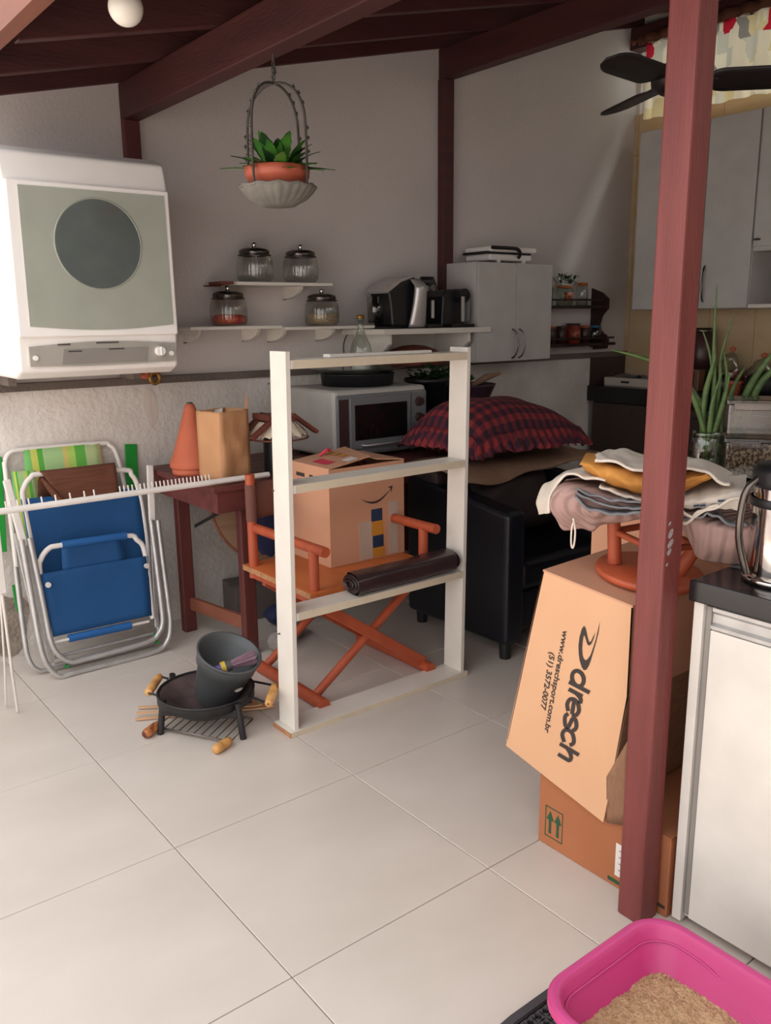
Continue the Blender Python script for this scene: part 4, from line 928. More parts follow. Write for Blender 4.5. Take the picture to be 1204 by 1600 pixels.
MB().sheet(lambda u, v: (Vector(tcl(.08+.62*u, .05+.5*v))+Vector((0, -.01, -.018))), 20, 8, .004).build('white_underlayer', 'greycloth', tcx)
cy_ = thing('plaid_cushion', 'plump red and navy plaid cushion with a ruffled edge', 'cushion', (2.85, 2.87, .76))
CX_, CY_, CZ_ = 2.83, 2.785, .885
def plush(u, v):   # upper dome
    a, b = (u-.5)*2, (v-.5)*2; e = (max(0, 1-abs(a)**2.6)*max(0, 1-abs(b)**2.6))**.6
    return Vector((CX_+a*.36*(1-.05*b*b), CY_+b*.24*(1-.06*a*a), CZ_+.155*e-.03*a*a*0+.014*ns(u*4, v*4, 5)-.04*a*e))
MB().sheet(plush, 26, 22).build('cover_top', 'plaid', cy_)
MB().sheet(lambda u, v: Vector((plush(u, v).x, plush(u, v).y, CZ_-.55*(plush(u, v).z-CZ_))), 26, 22).build('cover_bottom', 'plaid', cy_)
rf = MB()
def ruf(u, v):
    s_ = 4*u; k = int(s_) % 4; t_ = s_-int(s_)
    cs_ = [(-1, -1), (1, -1), (1, 1), (-1, 1)]; p, q = cs_[k], cs_[(k+1) % 4]
    a = p[0]+(q[0]-p[0])*t_; b = p[1]+(q[1]-p[1])*t_
    base = plush((a+1)/2*.97+.015, (b+1)/2*.97+.015)
    out = Vector((a, b, 0)).normalized(); w = .095+.02*ns(u*30, 1)
    return base+out*(w*v*.6+.012*v*math.sin(u*2*PI*52))+Vector((0, 0, -w*.85*v+.006*math.sin(u*2*PI*52+2*math.sin(u*40))*v))
rf.sheet(ruf, 300, 5, .003); rf.build('ruffle', 'plaid', cy_)

# ------------------------------------------------------------------ director's chair
dc = thing('directors_chair', "orange stained wooden director's chair with canvas back, behind the white shelf unit", 'chair', (1.85, 2.68, 0))
XL, XRc, YF, YK = 1.60, 2.115, 2.44, 2.89
def post_(x, y, z0, z1, m='orangewood', r=.019, nm='post'): return MB().cyl((x, y, z0), (x, y, z1), r, n=16).build(nm, m, dc, .003)
post_(XL-.01, YK, .40, .815, nm='back_post'); post_(XRc+.02, YK, .40, .80, nm='back_post')
post_(XL, YF+.03, .40, .60, nm='arm_post'); post_(XRc, YF+.03, .40, .60, nm='arm_post')
for x in (XL, XRc):
    MB().cyl((x, YK, .600), (x, YF-.05, .605), .019, n=16).build('armrest', 'orangewood', dc, .004)
    MB().beam((x, YK+.02, .41), (x, YF-.02, .41), .035, .032).build('side_rail', 'orangewood', dc, .006)
    MB().beam((x-.005, YK+.0, .022), (x-.005, YF-.03, .022), .042, .044).build('foot_rail', 'orangewood', dc, .014, 3) if 0 else MB().cyl((x-.01, YK-.0, .024), (x-.01, YF-.03, .024), .024, n=16).build('foot_rail', 'orangewood', dc, .005)
for y in (YF+.05, YK-.04):
    MB().cyl((XL, y, .03), (XRc, y, .40), .0165, n=14).build('cross_leg', 'orangewood', dc)
    MB().beam((XRc-.01, y-.028, .04), (XL, y-.028, .40), .022, .042).build('cross_leg', 'orangewood', dc, .004)
MB().cyl((1.74+.11, YF+.015, .215), (1.74+.11, YF+.06, .215), .008, n=10).build('pivot_bolt', 'dark', dc)
for x in (1.76, 1.97): MB().box((x-.016, YK-.06, .02+.18), (x+.016, YK-.03, .41)).build('support_slat', 'orangewood', dc, .003)
MB().box((XL-.035, YF+.0, .426), (XRc+.05, YK+.045, .448)).build('seat_board', 'seatwood', dc, .003)
MB().box((XL-.0365, YF+.002, .4262), (XL-.033, YK+.043, .447)).build('chipped_edge', 'rawedge', dc)
MB().box((XL-.035, YF+.03, .418), (XRc+.05, YF+.05, .4262)).build('front_rail', 'orangewood', dc, .003)
MB().cyl((XL-.01, YK, .63), (XL-.01, YK, .775), .0215, n=16).build('canvas_sleeve', 'canvas', dc)
MB().cyl((XRc+.02, YK, .63), (XRc+.02, YK, .78), .0215, n=16).build('canvas_sleeve', 'canvas2', dc)
MB().sheet(lambda u, v: (XL+.01+(XRc-XL)*u, YK+.016+.03*math.sin(PI*u), .63+.145*v), 12, 4, .003).build('canvas_back', 'canvas', dc)
fb = solo('folded_tan_board', 'tan folded cloth hanging behind the cardboard box', 'cloth', MB().prism([(2.12, .52), (2.30, .50), (2.345, .54), (2.345, .72), (2.12, .74)], 'y', 2.935, 2.945), 'canvas2')

# delivery box on its seat
bxo = thing('delivery_box', 'tall brown delivery carton with a smile mark standing on the wooden chair seat', 'box', (1.97, 2.78, .448))
SX0, SX1, SY0, SY1, SZ0, SZ1 = 1.80, 2.17, 2.655, 2.925, .449, .838
wt = .004
MB().box((SX0, SY0, SZ0), (SX1, SY0+wt, SZ1)).build('panel', 'card', bxo)
MB().box((SX0, SY1-wt, SZ0), (SX1, SY1, SZ1)).build('panel', 'card', bxo)
MB().box((SX0, SY0+wt, SZ0), (SX0+wt, SY1-wt, SZ1)).build('panel', 'card', bxo)
MB().box((SX1-wt, SY0+wt, SZ0), (SX1, SY1-wt, SZ1)).build('panel', 'card', bxo)
MB().box((SX0+wt, SY0+wt, SZ0), (SX1-wt, SY1-wt, SZ0+wt)).build('panel', 'card', bxo)
fz = SZ1
MB().add([(SX0, SY0, fz), (SX0, SY1, fz+.0), (SX0+.27, SY1-.0, fz+.03), (SX0+.20, SY0, fz+.03), (SX0, SY0, fz+.004), (SX0, SY1, fz+.004), (SX0+.27, SY1, fz+.034), (SX0+.20, SY0, fz+.034)],
         [(0, 1, 2, 3), (7, 6, 5, 4), (0, 3, 7, 4), (1, 5, 6, 2), (0, 4, 5, 1), (3, 2, 6, 7)]).build('flap', 'card', bxo)
MB().add([(SX1, SY0, fz), (SX1, SY1, fz), (SX1-.13, SY1, fz+.018), (SX1-.14, SY0, fz+.016), (SX1, SY0, fz+.004), (SX1, SY1, fz+.004), (SX1-.13, SY1, fz+.022), (SX1-.14, SY0, fz+.020)],
         [(0, 3, 2, 1), (4, 5, 6, 7), (0, 4, 7, 3), (1, 2, 6, 5), (0, 1, 5, 4), (3, 7, 6, 2)]).build('flap', 'card', bxo)
def onflap(x0, y0, x1, y1, m, nm):
    f = lambda x, y: (x, y, fz+.0055+(x-SX0)*.152)
    MB().add([f(x0, y0), f(x1, y0), f(x1, y1), f(x0, y1)], [(0, 1, 2, 3)]).build(nm, m, bxo)
onflap(SX0+.03, SY0+.06, SX0+.075, SY0+.16, 'pinkred', 'pink_tape')
for k in range(3): onflap(SX0+.13, SY0+.10+.05*k, SX0+.165, SY0+.13+.05*k, 'stickery', 'orange_sticker')
onflap(SX0+.10, SY0+.01, SX0+.15, SY0+.06, 'stickerw', 'white_sticker')
pink = [(SX0+.10, SY1-.06, fz+.02), (SX0+.125, SY1-.08, fz+.045), (SX0+.15, SY1-.06, fz+.035)]
MB().tube(catmull(pink), [.006]*9, 8).build('pink_ribbon', 'pinkred', bxo)
def onfront(x0, z0, x1, z1, m, nm, dy=.001): return MB().box((x0, SY0-dy, z0), (x1, SY0, z1)).build(nm, m, bxo)
onfront(SX0+.14, SZ0+.005, SX0+.205, SZ0+.16, 'tapegrey', 'tape_strip'); onfront(SX0+.29, SZ0+.005, SX0+.335, SZ0+.225, 'tapegrey', 'tape_strip')
onfront(SX0+.20, SZ0+.155, SX0+.255, SZ0+.205, 'stickerb', 'navy_sticker', .002); onfront(SX0+.20, SZ0+.095, SX0+.26, SZ0+.155, 'stickery', 'amber_tape_piece', .0015)
onfront(SX0+.205, SZ0+.045, SX0+.26, SZ0+.095, 'stickerb', 'navy_sticker', .002); onfront(SX0+.205, SZ0+.005, SX0+.265, SZ0+.045, 'stickery', 'amber_tape_piece', .0015)
sm = []
for k in range(13):
    u = k/12; sm.append((SX0+.15+.15*u, SZ0+.255-.028*math.sin(PI*u)+.022*u))
for k in range(12, -1, -1):
    u = k/12; sm.append((SX0+.15+.15*u, SZ0+.255-.028*math.sin(PI*u)+.022*u-.009*math.sin(PI*u)-.0005))
MB().prism(sm, 'y', SY0-.0015, SY0).build('smile_mark', 'print', bxo)
MB().prism([(SX0+.285, SZ0+.285), (SX0+.31, SZ0+.29), (SX0+.303, SZ0+.262), (SX0+.30, SZ0+.28)], 'y', SY0-.0015, SY0).build('smile_arrow', 'print', bxo)
for (y0, z0, y1, z1) in ((SY1-.10, SZ1-.05, SY1-.04, SZ1-.035), (SY1-.10, SZ1-.075, SY1-.05, SZ1-.06), (SY1-.16, SZ1-.075, SY1-.135, SZ1-.035)):
    MB().box((SX0-.001, y0, z0), (SX0, y1, z1)).build('handling_mark', 'print', bxo)
MB().box((SX0-.001, SY0+.10, SZ0+.02), (SX0, SY0+.15, SZ0+.075)).build('grey_label', 'tan', bxo)
pk = solo('brown_pouch', 'dark red-brown pouch on the table to the right of the oven', 'pouch', pillow(2.78, 3.06, .79, .24, .14, .05, None, .01, 9, 14), 'roofwood')

# things under the table
ub = thing('low_carton', 'dull grey carton standing on the floor under the table', 'box', (1.85, 3.5, 0))
MB().box((1.80, 3.42, 0), (2.10, 3.60, .17), RZ(-8)).build('carton_body', 'greybox', ub, .003)
MB().box((1.78, 3.42, .17), (2.08, 3.50, .173), RZ(-8)).build('flap', 'greybox', ub)
rc = solo('rolled_cloth', 'grey rolled cloth lying on the floor beside the table leg', 'cloth', MB().tube(catmull([(1.74, 3.0, .045), (1.80, 3.05, .042), (1.95, 3.13, .04)], 5), [.03, .042, .046, .044, .043, .042, .042, .042, .04, .036, .028], 18), 'greycloth')
ds = solo('dark_shoe', 'dark shoe on the floor behind the grey roll', 'shoe', pillow(2.0, 3.3, .05, .26, .11, .10, None, .01, 4, 14), 'bluebag')
bb = solo('navy_bundle', 'navy cloth bundle hanging under the table edge behind the chair arm', 'cloth', pillow(1.80, 3.12, .52, .14, .10, .24, None, .02, 6, 14), 'bluebag')

# ------------------------------------------------------------------ white shelf unit standing in the middle
su = thing('shelf_unit', 'freestanding narrow white open shelf unit with four boards', 'shelf unit', (1.8, 2.37, 0))
UY0, UY1 = 2.325, 2.425
MB().box((1.385, UY0-.01, 0), (2.215, UY1+.005, .018)).build('bottom_board', 'mdf', su, .001)
MB().box((1.383, UY0-.012, .0002), (1.3855, UY1+.004, .0172)).build('raw_end', 'rawedge', su)
MB().box((1.386, UY0-.0115, .0005), (2.214, UY0-.0095, .0175)).build('edge_band', 'mdf_edge', su)
def upr(x0, x1, top, lean, nm='upright'):
    o_ = MB().add([(x0, UY0, .018), (x1, UY0, .018), (x1, UY1, .018), (x0, UY1, .018), (x0+lean, UY0-.01, top), (x1+lean, UY0-.01, top), (x1+lean, UY1-.015, top), (x0+lean, UY1-.015, top)],
             [(0, 3, 2, 1), (4, 5, 6, 7), (0, 1, 5, 4), (1, 2, 6, 5), (2, 3, 7, 6), (3, 0, 4, 7)]).build(nm, 'mdf', su, .001)
    return o_
upr(1.407, 1.424, 1.303, .012); upr(2.187, 2.204, 1.293, .010)
for z0, z1 in ((1.248, 1.276), (.848, .876), (.411, .438)):
    MB().box((1.4255+.008*z1, UY0-.008*z1, z0), (2.187+.006*z1, UY1-.012*z1, z1)).build('board', 'mdf', su, .001)
    MB().box((1.4256+.008*z1, UY0-.0015-.008*z1, z0+.0005), (2.1869+.006*z1, UY0-.008*z1, z1-.0005)).build('edge_band', 'mdf_edge', su)
    MB().box((1.4256+.008*z1, UY0-.0022-.008*z1, z0+.001), (1.4336+.008*z1, UY0-.0005, z1-.001)).build('white_end', 'mdf', su)
for x in (1.401,):
    for z in (.35, .85, 1.2): MB().cyl((x, 2.40, z), (x+.007, 2.40, z), .003, n=8).build('screw', 'darkprint', su)
st = solo('loose_slat', 'thin white slat lying on the top board of the shelf unit', 'slat', MB().box((1.62, 2.36, 1.2765), (2.06, 2.40, 1.2865), RZ(-1)), 'mdf', .001)
# folded vinyl sheet
vs = thing('vinyl_roll', 'dark brown vinyl sheet folded into a bundle on the lower board', 'sheet', (1.95, 2.36, .44))
def vfn(u, v):
    a = 2*PI*v; x = 1.69+.47*u; sx_ = .052*(1+.08*ns(u*3, v*3)); sz_ = .037*(1+.15*ns(u*4+2, v*3))
    ca, sa = math.cos(a), math.sin(a)
    px = math.copysign(abs(ca)**.6, ca)*sx_; pz = math.copysign(abs(sa)**.6, sa)*sz_
    return (x+.012*ca, 2.36+px, .480+pz+.004*u)
MB().sheet(vfn, 30, 32).build('fold', 'vinyl', vs)
for k, (dy, dz_, s_) in enumerate(((-.012, .004, 1.0), (.0, -.003, .72), (.006, .004, .45))):
    MB().sheet(lambda u, v, s_=s_, k=k: (1.682-.004*k-.012*math.sin(PI*u)+.01, 2.36+.05*s_*math.cos(2*PI*v)*(1-.1*u), .480+.034*s_*math.sin(2*PI*v)*(1-.1*u)), 3, 24, .002).build('end_fold', 'vinyl', vs)
MB().add([(1.685, 2.36+.05*math.cos(2*PI*k/24), .480+.035*math.sin(2*PI*k/24)) for k in range(24)], [list(range(24))]).build('end_cap', 'vinyl', vs)
MB().add([(2.165, 2.36+.05*math.cos(2*PI*k/24), .484+.035*math.sin(2*PI*k/24)) for k in range(24)], [list(range(24))]).build('end_cap', 'vinyl', vs)

# ------------------------------------------------------------------ disc pan, bucket, grill things
dp = thing('disc_pan', 'black iron disc pan on four pipe legs with turned wooden handles', 'pan', (1.20, 2.62, 0))
DX, DY, DZ = 1.222, 2.612, .125; DR = .165
MB().lathe([(0, -.075), (.06, -.068), (.11, -.045), (.15, -.012), (DR, 0), (DR+.004, -.003), (.15, -.018), (.11, -.052), (.06, -.074), (0, -.080)], (DX, DY, DZ), n=48).build('disc', 'discin', dp)
MB().lathe([(DR+.004, 0), (DR+.005, -.03), (.14, -.048), (.10, -.075), (.05, -.083), (0, -.084)], (DX, DY, DZ), n=48).build('skirt', 'blackmetal', dp)
MB().tube([(DX+(DR+.002)*math.cos(a*PI/24), DY+(DR+.002)*math.sin(a*PI/24), DZ) for a in range(48)], .005, 6, True).build('rim', 'blackmetal', dp)
for x, y in ((1.05, 2.63), (1.256, 2.415), (1.39, 2.61), (1.18, 2.83)):
    MB().cyl((x, y, 0), (x+(DX-x)*.10, y+(DY-y)*.10, .125), .0115, n=12).build('leg', 'blackmetal', dp)
MB().beam((1.06, 2.62, .085), (1.262, 2.425, .085), .006, .03).build('front_band', 'blackmetal', dp, .002)
for (p0, p1, q0, q1) in (((1.075, 2.67, .12), (1.16, 2.79, .12), (1.045, 2.70, .13), (1.135, 2.81, .13)), ((1.315, 2.48, .12), (1.385, 2.58, .12), (1.327, 2.355, .13), (1.415, 2.46, .135))):
    ho = MB().tube([p0, q0], .004, 6).build('handle_wire', 'blackmetal', dp)
    MB().tube([p1, q1], .004, 6).build('handle_wire', 'blackmetal', dp)
    q0 = Vector(q0); q1 = Vector(q1); d_ = (q1-q0).normalized(); L_ = (q1-q0).length
    MB().lathe([(0, 0), (.012, 0), (.0145, .006), (.0125, .016), (.015, .02), (.0158, L_*.3), (.0155, L_*.55), (.0125, L_*.58), (.0155, L_*.62), (.0125, L_*.68), (.0155, L_*.72), (.0145, L_-.008), (.011, L_), (0, L_)], q0, tuple(d_), 16).build('wooden_grip', 'lightwood', ho)
bk = thing('grey_bucket', 'dark grey plastic bucket standing tilted in the disc pan', 'bucket', (1.25, 2.6, .06))
ax_ = Vector((.02, -.02, 0))
Rm = Matrix.Rotation(math.radians(23), 3, Vector((.9, .30, 0)).normalized())
base = Vector((1.268, 2.632, .075))
bprof = [(0, 0), (.074, 0), (.08, .008), (.098, .150), (.106, .153), (.110, .19), (.112, .198), (.116, .200), (.116, .205), (.108, .205), (.103, .165), (.094, .158), (.075, .012), (0, .010)]
bmb = MB().lathe(bprof, (0, 0, 0), n=48)
for v_ in bmb.v: v_.xyz = Rm @ v_+base
bmb.build('bucket_shell', 'bucket', bk)
def Bk(x, y, z): return Rm @ Vector((x, y, z))+base
tdir = math.radians(-105)
pts = []
for k in range(18):
    a = 2*PI*k/18; rr_ = .014*(1+.35*ns(math.cos(a)*2, math.sin(a)*2, 4)); pts.append((math.radians(-78)+rr_*math.cos(a)*1.3/.09, .105+rr_*.55*math.sin(a)))
MB().add([Bk((.0935)*math.cos(a), (.0935)*math.sin(a), z) for a, z in pts], [list(range(18))]).build('torn_label', 'stickerw', bk)
br = thing('hand_brush', 'purple hand brush with yellow band and mauve bristles in the bucket', 'brush', (1.27, 2.6, .22))
h0, h1 = Bk(-.085, -.012, .13), Bk(-.03, -.022, .155)
MB().cyl(h0, h1, .011, .015, 14).build('handle', 'purple', br)
h2 = h1+(h1-h0).normalized()*.016; h3 = h2+(h1-h0).normalized()*.02
MB().cyl(h1, h2, .021, n=18).build('yellow_band', 'yellow', br)
MB().cyl(h2, h3, .021, .018, n=18).build('collar', 'bucket', br)
dd = (h1-h0).normalized(); bs = MB(); x__, y__, _ = frame_from(dd); rnd = random.Random(5)
for k in range(240):
    a = rnd.uniform(0, 2*PI); q = math.sqrt(rnd.random())
    p = h3+(x__*math.cos(a)*.014+y__*math.sin(a)*.014)*q; e = h3+dd*(.088+rnd.uniform(-.012, .004))+(x__*math.cos(a)*.026+y__*math.sin(a)*.026)*q
    bs.tube([p, e], .0011, 3, caps=False)
bs.build('bristles', 'bristle', br, kind='stuff')
# folding grill rack on the floor with two wooden handles
gk = thing('grill_rack', 'wire grill rack with two wooden grips lying under the disc pan', 'grill rack', (1.2, 2.5, 0))
fr_ = [(1.05, 2.66, .014), (1.20, 2.40, .014), (1.34, 2.50, .014), (1.20, 2.76, .014)]
MB().tube(fr_, .004, 6, True).build('frame', 'rod', gk)
for k in range(1, 10):
    u = k/10; a = Vector(fr_[0])*(1-u)+Vector(fr_[1])*u; b = Vector(fr_[3])*(1-u)+Vector(fr_[2])*u
    MB().tube([a, b], .0018, 5).build('wire', 'rod', gk)
MB().tube([(1.2, 2.40, .016), (1.175, 2.395, .018)], .005, 6).build('wire', 'rod', gk)
for q0, q1, m_ in (((.992, 2.625, .018), (1.052, 2.66, .02), 'burnwood'), ((1.128, 2.375, .018), (1.19, 2.40, .018), 'lightwood')):
    q0 = Vector(q0); q1 = Vector(q1); L_ = (q1-q0).length*1.15; d_ = (q1-q0).normalized()
    MB().lathe([(0, 0), (.012, 0), (.0155, .006), (.0168, .015), (.017, L_*.4), (.0145, L_*.44), (.017, L_*.48), (.0145, L_*.56), (.0168, L_*.6), (.015, L_*.68), (.0165, L_*.74), (.013, L_), (0, L_)], q0, tuple(d_), 18).build('grip', m_, gk)
# wooden spoons / skewers
for k, (a, b, w, lb) in enumerate((((1.02, 2.78, .006), (1.46, 2.55, .010), .012, 'flat wooden spatula poking out furthest right of the disc pan'), ((1.035, 2.80, .018), (1.42, 2.57, .020), .010, 'pale wooden stick lying on the spatula under the disc pan'), ((1.065, 2.86, .008), (1.43, 2.62, .010), .010, 'darker wooden stick farthest back under the disc pan'))):
    a = Vector(a); b = Vector(b); d_ = (b-a).normalized(); s_ = d_.cross(Vector((0, 0, 1))).normalized()
    o_ = MB()
    pl = [(-.5, 0), (.5, 0), (.5, .68), (1.1, .78), (1.2, .93), (.4, 1.0), (-.4, 1.0), (-1.2, .93), (-1.1, .78), (-.5, .68)]
    L_ = (b-a).length
    top = [a+d_*L_*v_+s_*w*u_+Vector((0, 0, .004)) for u_, v_ in pl]; bot = [p-Vector((0, 0, .006)) for p in top]; n_ = len(pl)
    o_.add(top+bot, [list(range(n_)), list(range(n_, 2*n_))[::-1]]+[(i, (i+1) % n_, (i+1) % n_+n_, i+n_) for i in range(n_)])
    solo('wooden_spatula' if k == 0 else 'wooden_stick', lb, 'spatula' if k == 0 else 'stick', o_, 'stick')

# ------------------------------------------------------------------ foreground counter with white cabinet
ct = solo('counter_top', 'thick polished black counter slab under the steel dispenser', 'counter', MB().box((1.60, -1.6, .798), (2.22, .985, .845)), 'blackstone', .003)
cc = thing('white_base_cabinet', 'white base cabinet with aluminium grip rail under the black slab', 'cabinet', (1.9, 0, 0))
MB().box((1.625, -1.6, .02), (2.18, .955, .797)).build('carcass', 'cabwhite', cc)
MB().box((1.608, .952, .01), (2.18, .975, .797)).build('side_panel', 'cabwhite', cc, .0015)
for k, (y1, y0) in enumerate(((.945, .30), (.296, -.35), (-.354, -1.0))):
    d_ = MB().box((1.609, y0, .03), (1.626, y1-.012, .742)).build('door', 'cabwhite', cc, .002)
    gp = MB().prism([(1.610, .746), (1.628, .746), (1.628, .795), (1.612, .795), (1.616, .782), (1.622, .776), (1.622, .758), (1.609, .756)], 'y', y0, y1-.012) if 0 else MB()
    gp.add([(x, y, z) for y in (y0, y1-.012) for x, z in ((1.609, .745), (1.626, .745), (1.626, .792), (1.612, .792), (1.612, .784), (1.621, .776), (1.621, .757), (1.609, .753))],
           [list(range(8))[::-1], list(range(8, 16))]+[(i, (i+1) % 8, (i+1) % 8+8, i+8) for i in range(8)])
    gp.build('grip_rail', 'alu', d_)
MB().box((1.618, .938, .03), (1.628, .950, .79)).build('groove_profile', 'panelgrey2', cc)  # grey aluminium profile in the groove between side panel and door
MB().box((1.65, -1.6, 0), (2.16, .96, .02)).build('plinth', 'dark', cc)

# drinks dispenser
AXc, AYc = 1.742, .853; AZ = .846
ap = thing('steel_dispenser', 'polished steel airpot dispenser with black band on the black slab', 'dispenser', (AXc, AYc, AZ))
MB().lathe([(0, 0), (.082, 0), (.084, .01), (.080, .014), (.0, .016)], (AXc, AYc, AZ), n=48).build('base_ring', 'steel', ap)
MB().lathe([(.070, .012), (.072, .02), (.072, .205), (.068, .212)], (AXc, AYc, AZ), n=64).build('cylinder', 'steel', ap)
MB().lathe([(.077, .165), (.0795, .167), (.0795, .182), (.077, .184)], (AXc, AYc, AZ), n=64).build('band', 'black', ap)
MB().lathe([(.074, .205), (.078, .21), (.078, .235), (.07, .25), (.0, .255)], (AXc, AYc, AZ), n=48).build('lid', 'black', ap)
MB().tube(catmull([(AXc-.07, AYc+.045, AZ+.02), (AXc-.085, AYc+.06, AZ+.1), (AXc-.084, AYc+.055, AZ+.19), (AXc-.06, AYc+.04, AZ+.225)]), .008, 10).build('side_tube', 'lidsteel', ap)

# ------------------------------------------------------------------ cartons
lb = thing('orange_carton', 'low orange-brown carton with green arrows on the floor behind the pillar', 'box', (1.8, 1.18, 0))
LX0, LX1, LY0, LY1, LZ = 1.602, 2.05, .985, 1.388, .212
MB().box((LX0, LY0, .001), (LX1, LY1, LZ)).build('carton_body', 'cardO', lb, .002)
MB().box((LX0-.0005, LY0+.0, LZ-.004), (LX1, LY0+.19, LZ+.001)).build('flap', 'cardO', lb); MB().box((LX0-.0005, LY0+.20, LZ-.004), (LX1, LY1, LZ+.001)).build('flap', 'cardO', lb)
def onL(y0, z0, y1, z1, m, nm, dx=.001): return MB().box((LX0-dx, y0, z0), (LX0, y1, z1)).build(nm, m, lb)
for (a, b, c_, d_) in ((1.305, .03, 1.365, .0325), (1.305, .117, 1.365, .1195), (1.305, .03, 1.3072, .1195), (1.3628, .03, 1.365, .1195)): onL(a, b, c_, d_, 'greenprint', 'arrow_frame')
for yc in (1.3215, 1.348):
    MB().prism([(yc-.0045, .042), (yc+.0045, .042), (yc+.0035, .062), (yc+.0045, .082), (yc+.012, .082), (yc, .108), (yc-.012, .082), (yc-.0045, .082), (yc-.0035, .062)], 'x', LX0-.0012, LX0).build('up_arrow', 'greenprint', lb)
onL(1.085, .035, 1.135, .125, 'stickerw', 'white_label'); 
for k in range(4): onL(1.095, .052+.018*k, 1.125, .055+.018*k, 'panelgrey2', 'faint_print', .0015)
onL(1.10, .012, 1.155, .022, 'greenprint', 'small_print'); onL(.99, .022, 1.01, .03, 'print', 'small_print')

db = thing('sports_carton', 'large tilted kraft carton printed dresch, resting on the low orange carton', 'box', (1.7, 1.25, .215))
# print face lies near x = 1.55 ; corners found on that plane (y, z)
c_tl, c_tr, c_br, c_bl = (1.386, .773), (1.114, .749), (1.165, .173), (1.500, .243)
c_mr = (1.113, .528)
DXf, DXb = 1.585, 1.97
face = [c_tl, c_tr, c_mr, c_br, c_bl]
def shx(y, z, dx): return (DXf+dx, y, z)
ths = .005
fo = MB().prism(face, 'x', DXf, DXf+ths).build('print_panel', 'cardD', db)
MB().add([shx(*c_tl, 0), shx(*c_tr, 0), (DXb, c_tr[0], c_tr[1]+.012), (DXb, c_tl[0], c_tl[1]+.012), (DXf, c_tl[0], c_tl[1]+.005), (DXf, c_tr[0], c_tr[1]+.005), (DXb, c_tr[0], c_tr[1]+.017), (DXb, c_tl[0], c_tl[1]+.017)],
         [(0, 1, 2, 3), (7, 6, 5, 4), (0, 4, 5, 1), (1, 5, 6, 2), (2, 6, 7, 3), (3, 7, 4, 0)]).build('top_panel', 'card', db)
MB().prism([(c_tl[0]+.0, c_tl[1]), (c_tr[0], c_tr[1]), (c_br[0]+.02, .235), (c_bl[0]-.10, .235)], 'x', DXb-.005, DXb).build('back_panel', 'card', db)
def sidep(ya, za, yb, zb_, nm, m='card', n=1, off=0):
    return MB().add([(DXf+off, ya, za), (DXb, ya, za), (DXb, yb, zb_), (DXf+off, yb, zb_), (DXf+off, ya+.004, za), (DXb, ya+.004, za), (DXb, yb+.004, zb_), (DXf+off, yb+.004, zb_)],
                    [(0, 1, 2, 3), (7, 6, 5, 4), (0, 4, 5, 1), (1, 5, 6, 2), (2, 6, 7, 3), (3, 7, 4, 0)]).build(nm, m, db)
sidep(c_tr[0], c_tr[1], c_mr[0], c_mr[1], 'side_panel'); sidep(c_mr[0], c_mr[1], c_br[0]-.012, .225, 'side_flap', 'cardin')
sidep(c_tl[0]-.004, c_tl[1], c_bl[0]-.006, c_bl[1]+.02, 'side_panel')
MB().sheet(lambda u, v: (DXf-.002+.012*v, c_br[0]-.006-.055*u, c_br[1]+.13-.13*v*(1-.15*u)+.12*u*(1-v)), 6, 6, .004).build('bent_flap', 'cardin', db)
MB().add([(DXf, c_bl[0], .262), (DXb, c_bl[0]-.02, .262), (DXb, c_br[0], .218), (DXf+.02, c_br[0], .218), (DXf, c_bl[0], .258), (DXb, c_bl[0]-.02, .258), (DXb, c_br[0], .214), (DXf+.02, c_br[0], .214)],
         [(0, 1, 2, 3), (7, 6, 5, 4), (0, 4, 5, 1), (1, 5, 6, 2), (2, 6, 7, 3), (3, 7, 4, 0)]).build('bottom_flap', 'card', db)
# lettering, reading down the print panel; drawn on its own (a, b) drawing grid: a across, b down
def FP(a, b, d=0): return Vector((DXf-.0012-d, 1.260-.000312*(a-450)-.0000136*(b-1000), .429+.000119*(a-450)-.0002655*(b-1000)))
def ribbon(paths, w, nm):
    mb = MB()
    for k, pth in enumerate(paths):
        c_ = catmull([(a, b, 0) for a, b in pth], 7) if len(pth) > 2 else [Vector((a, b, 0)) for a, b in pth]
        n_ = len(c_); L1, R1 = [], []
        for i, p in enumerate(c_):
            d_ = (c_[min(i+1, n_-1)]-c_[max(i-1, 0)]).normalized(); nn = Vector((-d_.y, d_.x, 0))*w/2
            L1.append(FP((p+nn).x, (p+nn).y, .0002*k)); R1.append(FP((p-nn).x, (p-nn).y, .0002*k))
        mb.add(L1+R1, [(i, i+1, n_+i+1, n_+i) for i in range(n_-1)])
    return mb.build(nm, 'print', db)
def gl(y0, pts): return [(380-(y0+t-680)*.168+v*195, y0+t+v*110) for t, v in pts]
glyphs = [(680, [[(-75+70*math.cos(a*PI/8), .35+.29*math.sin(a*PI/8)) for a in range(17)], [(-4, -.04), (-4, 1.0)]]),
          (735, [[(10, 0), (10, .70)], [(12, .40), (28, .58), (52, .66), (84, .64)]]),
          (800, [[(20, .35), (160, .35)], [(162, .35), (150, .54), (92, .65), (34, .55), (14, .35), (34, .14), (92, .05), (150, .15)]]),
          (960, [[(150, .50), (122, .62), (80, .65), (34, .56), (40, .42), (85, .35), (134, .28), (142, .14), (90, .05), (45, .06), (14, .18)]]),
          (1112, [[(150, .48), (120, .62), (85, .65), (34, .55), (14, .35), (34, .14), (92, .05), (150, .20)]]),
          (1290, [[(12, 0), (12, 1.0)], [(14, .40), (45, .58), (85, .65), (118, .58), (122, .40), (122, 0)]])]
for y0, ps in glyphs: ribbon([gl(y0, p) for p in ps], 40, 'brand_letter')
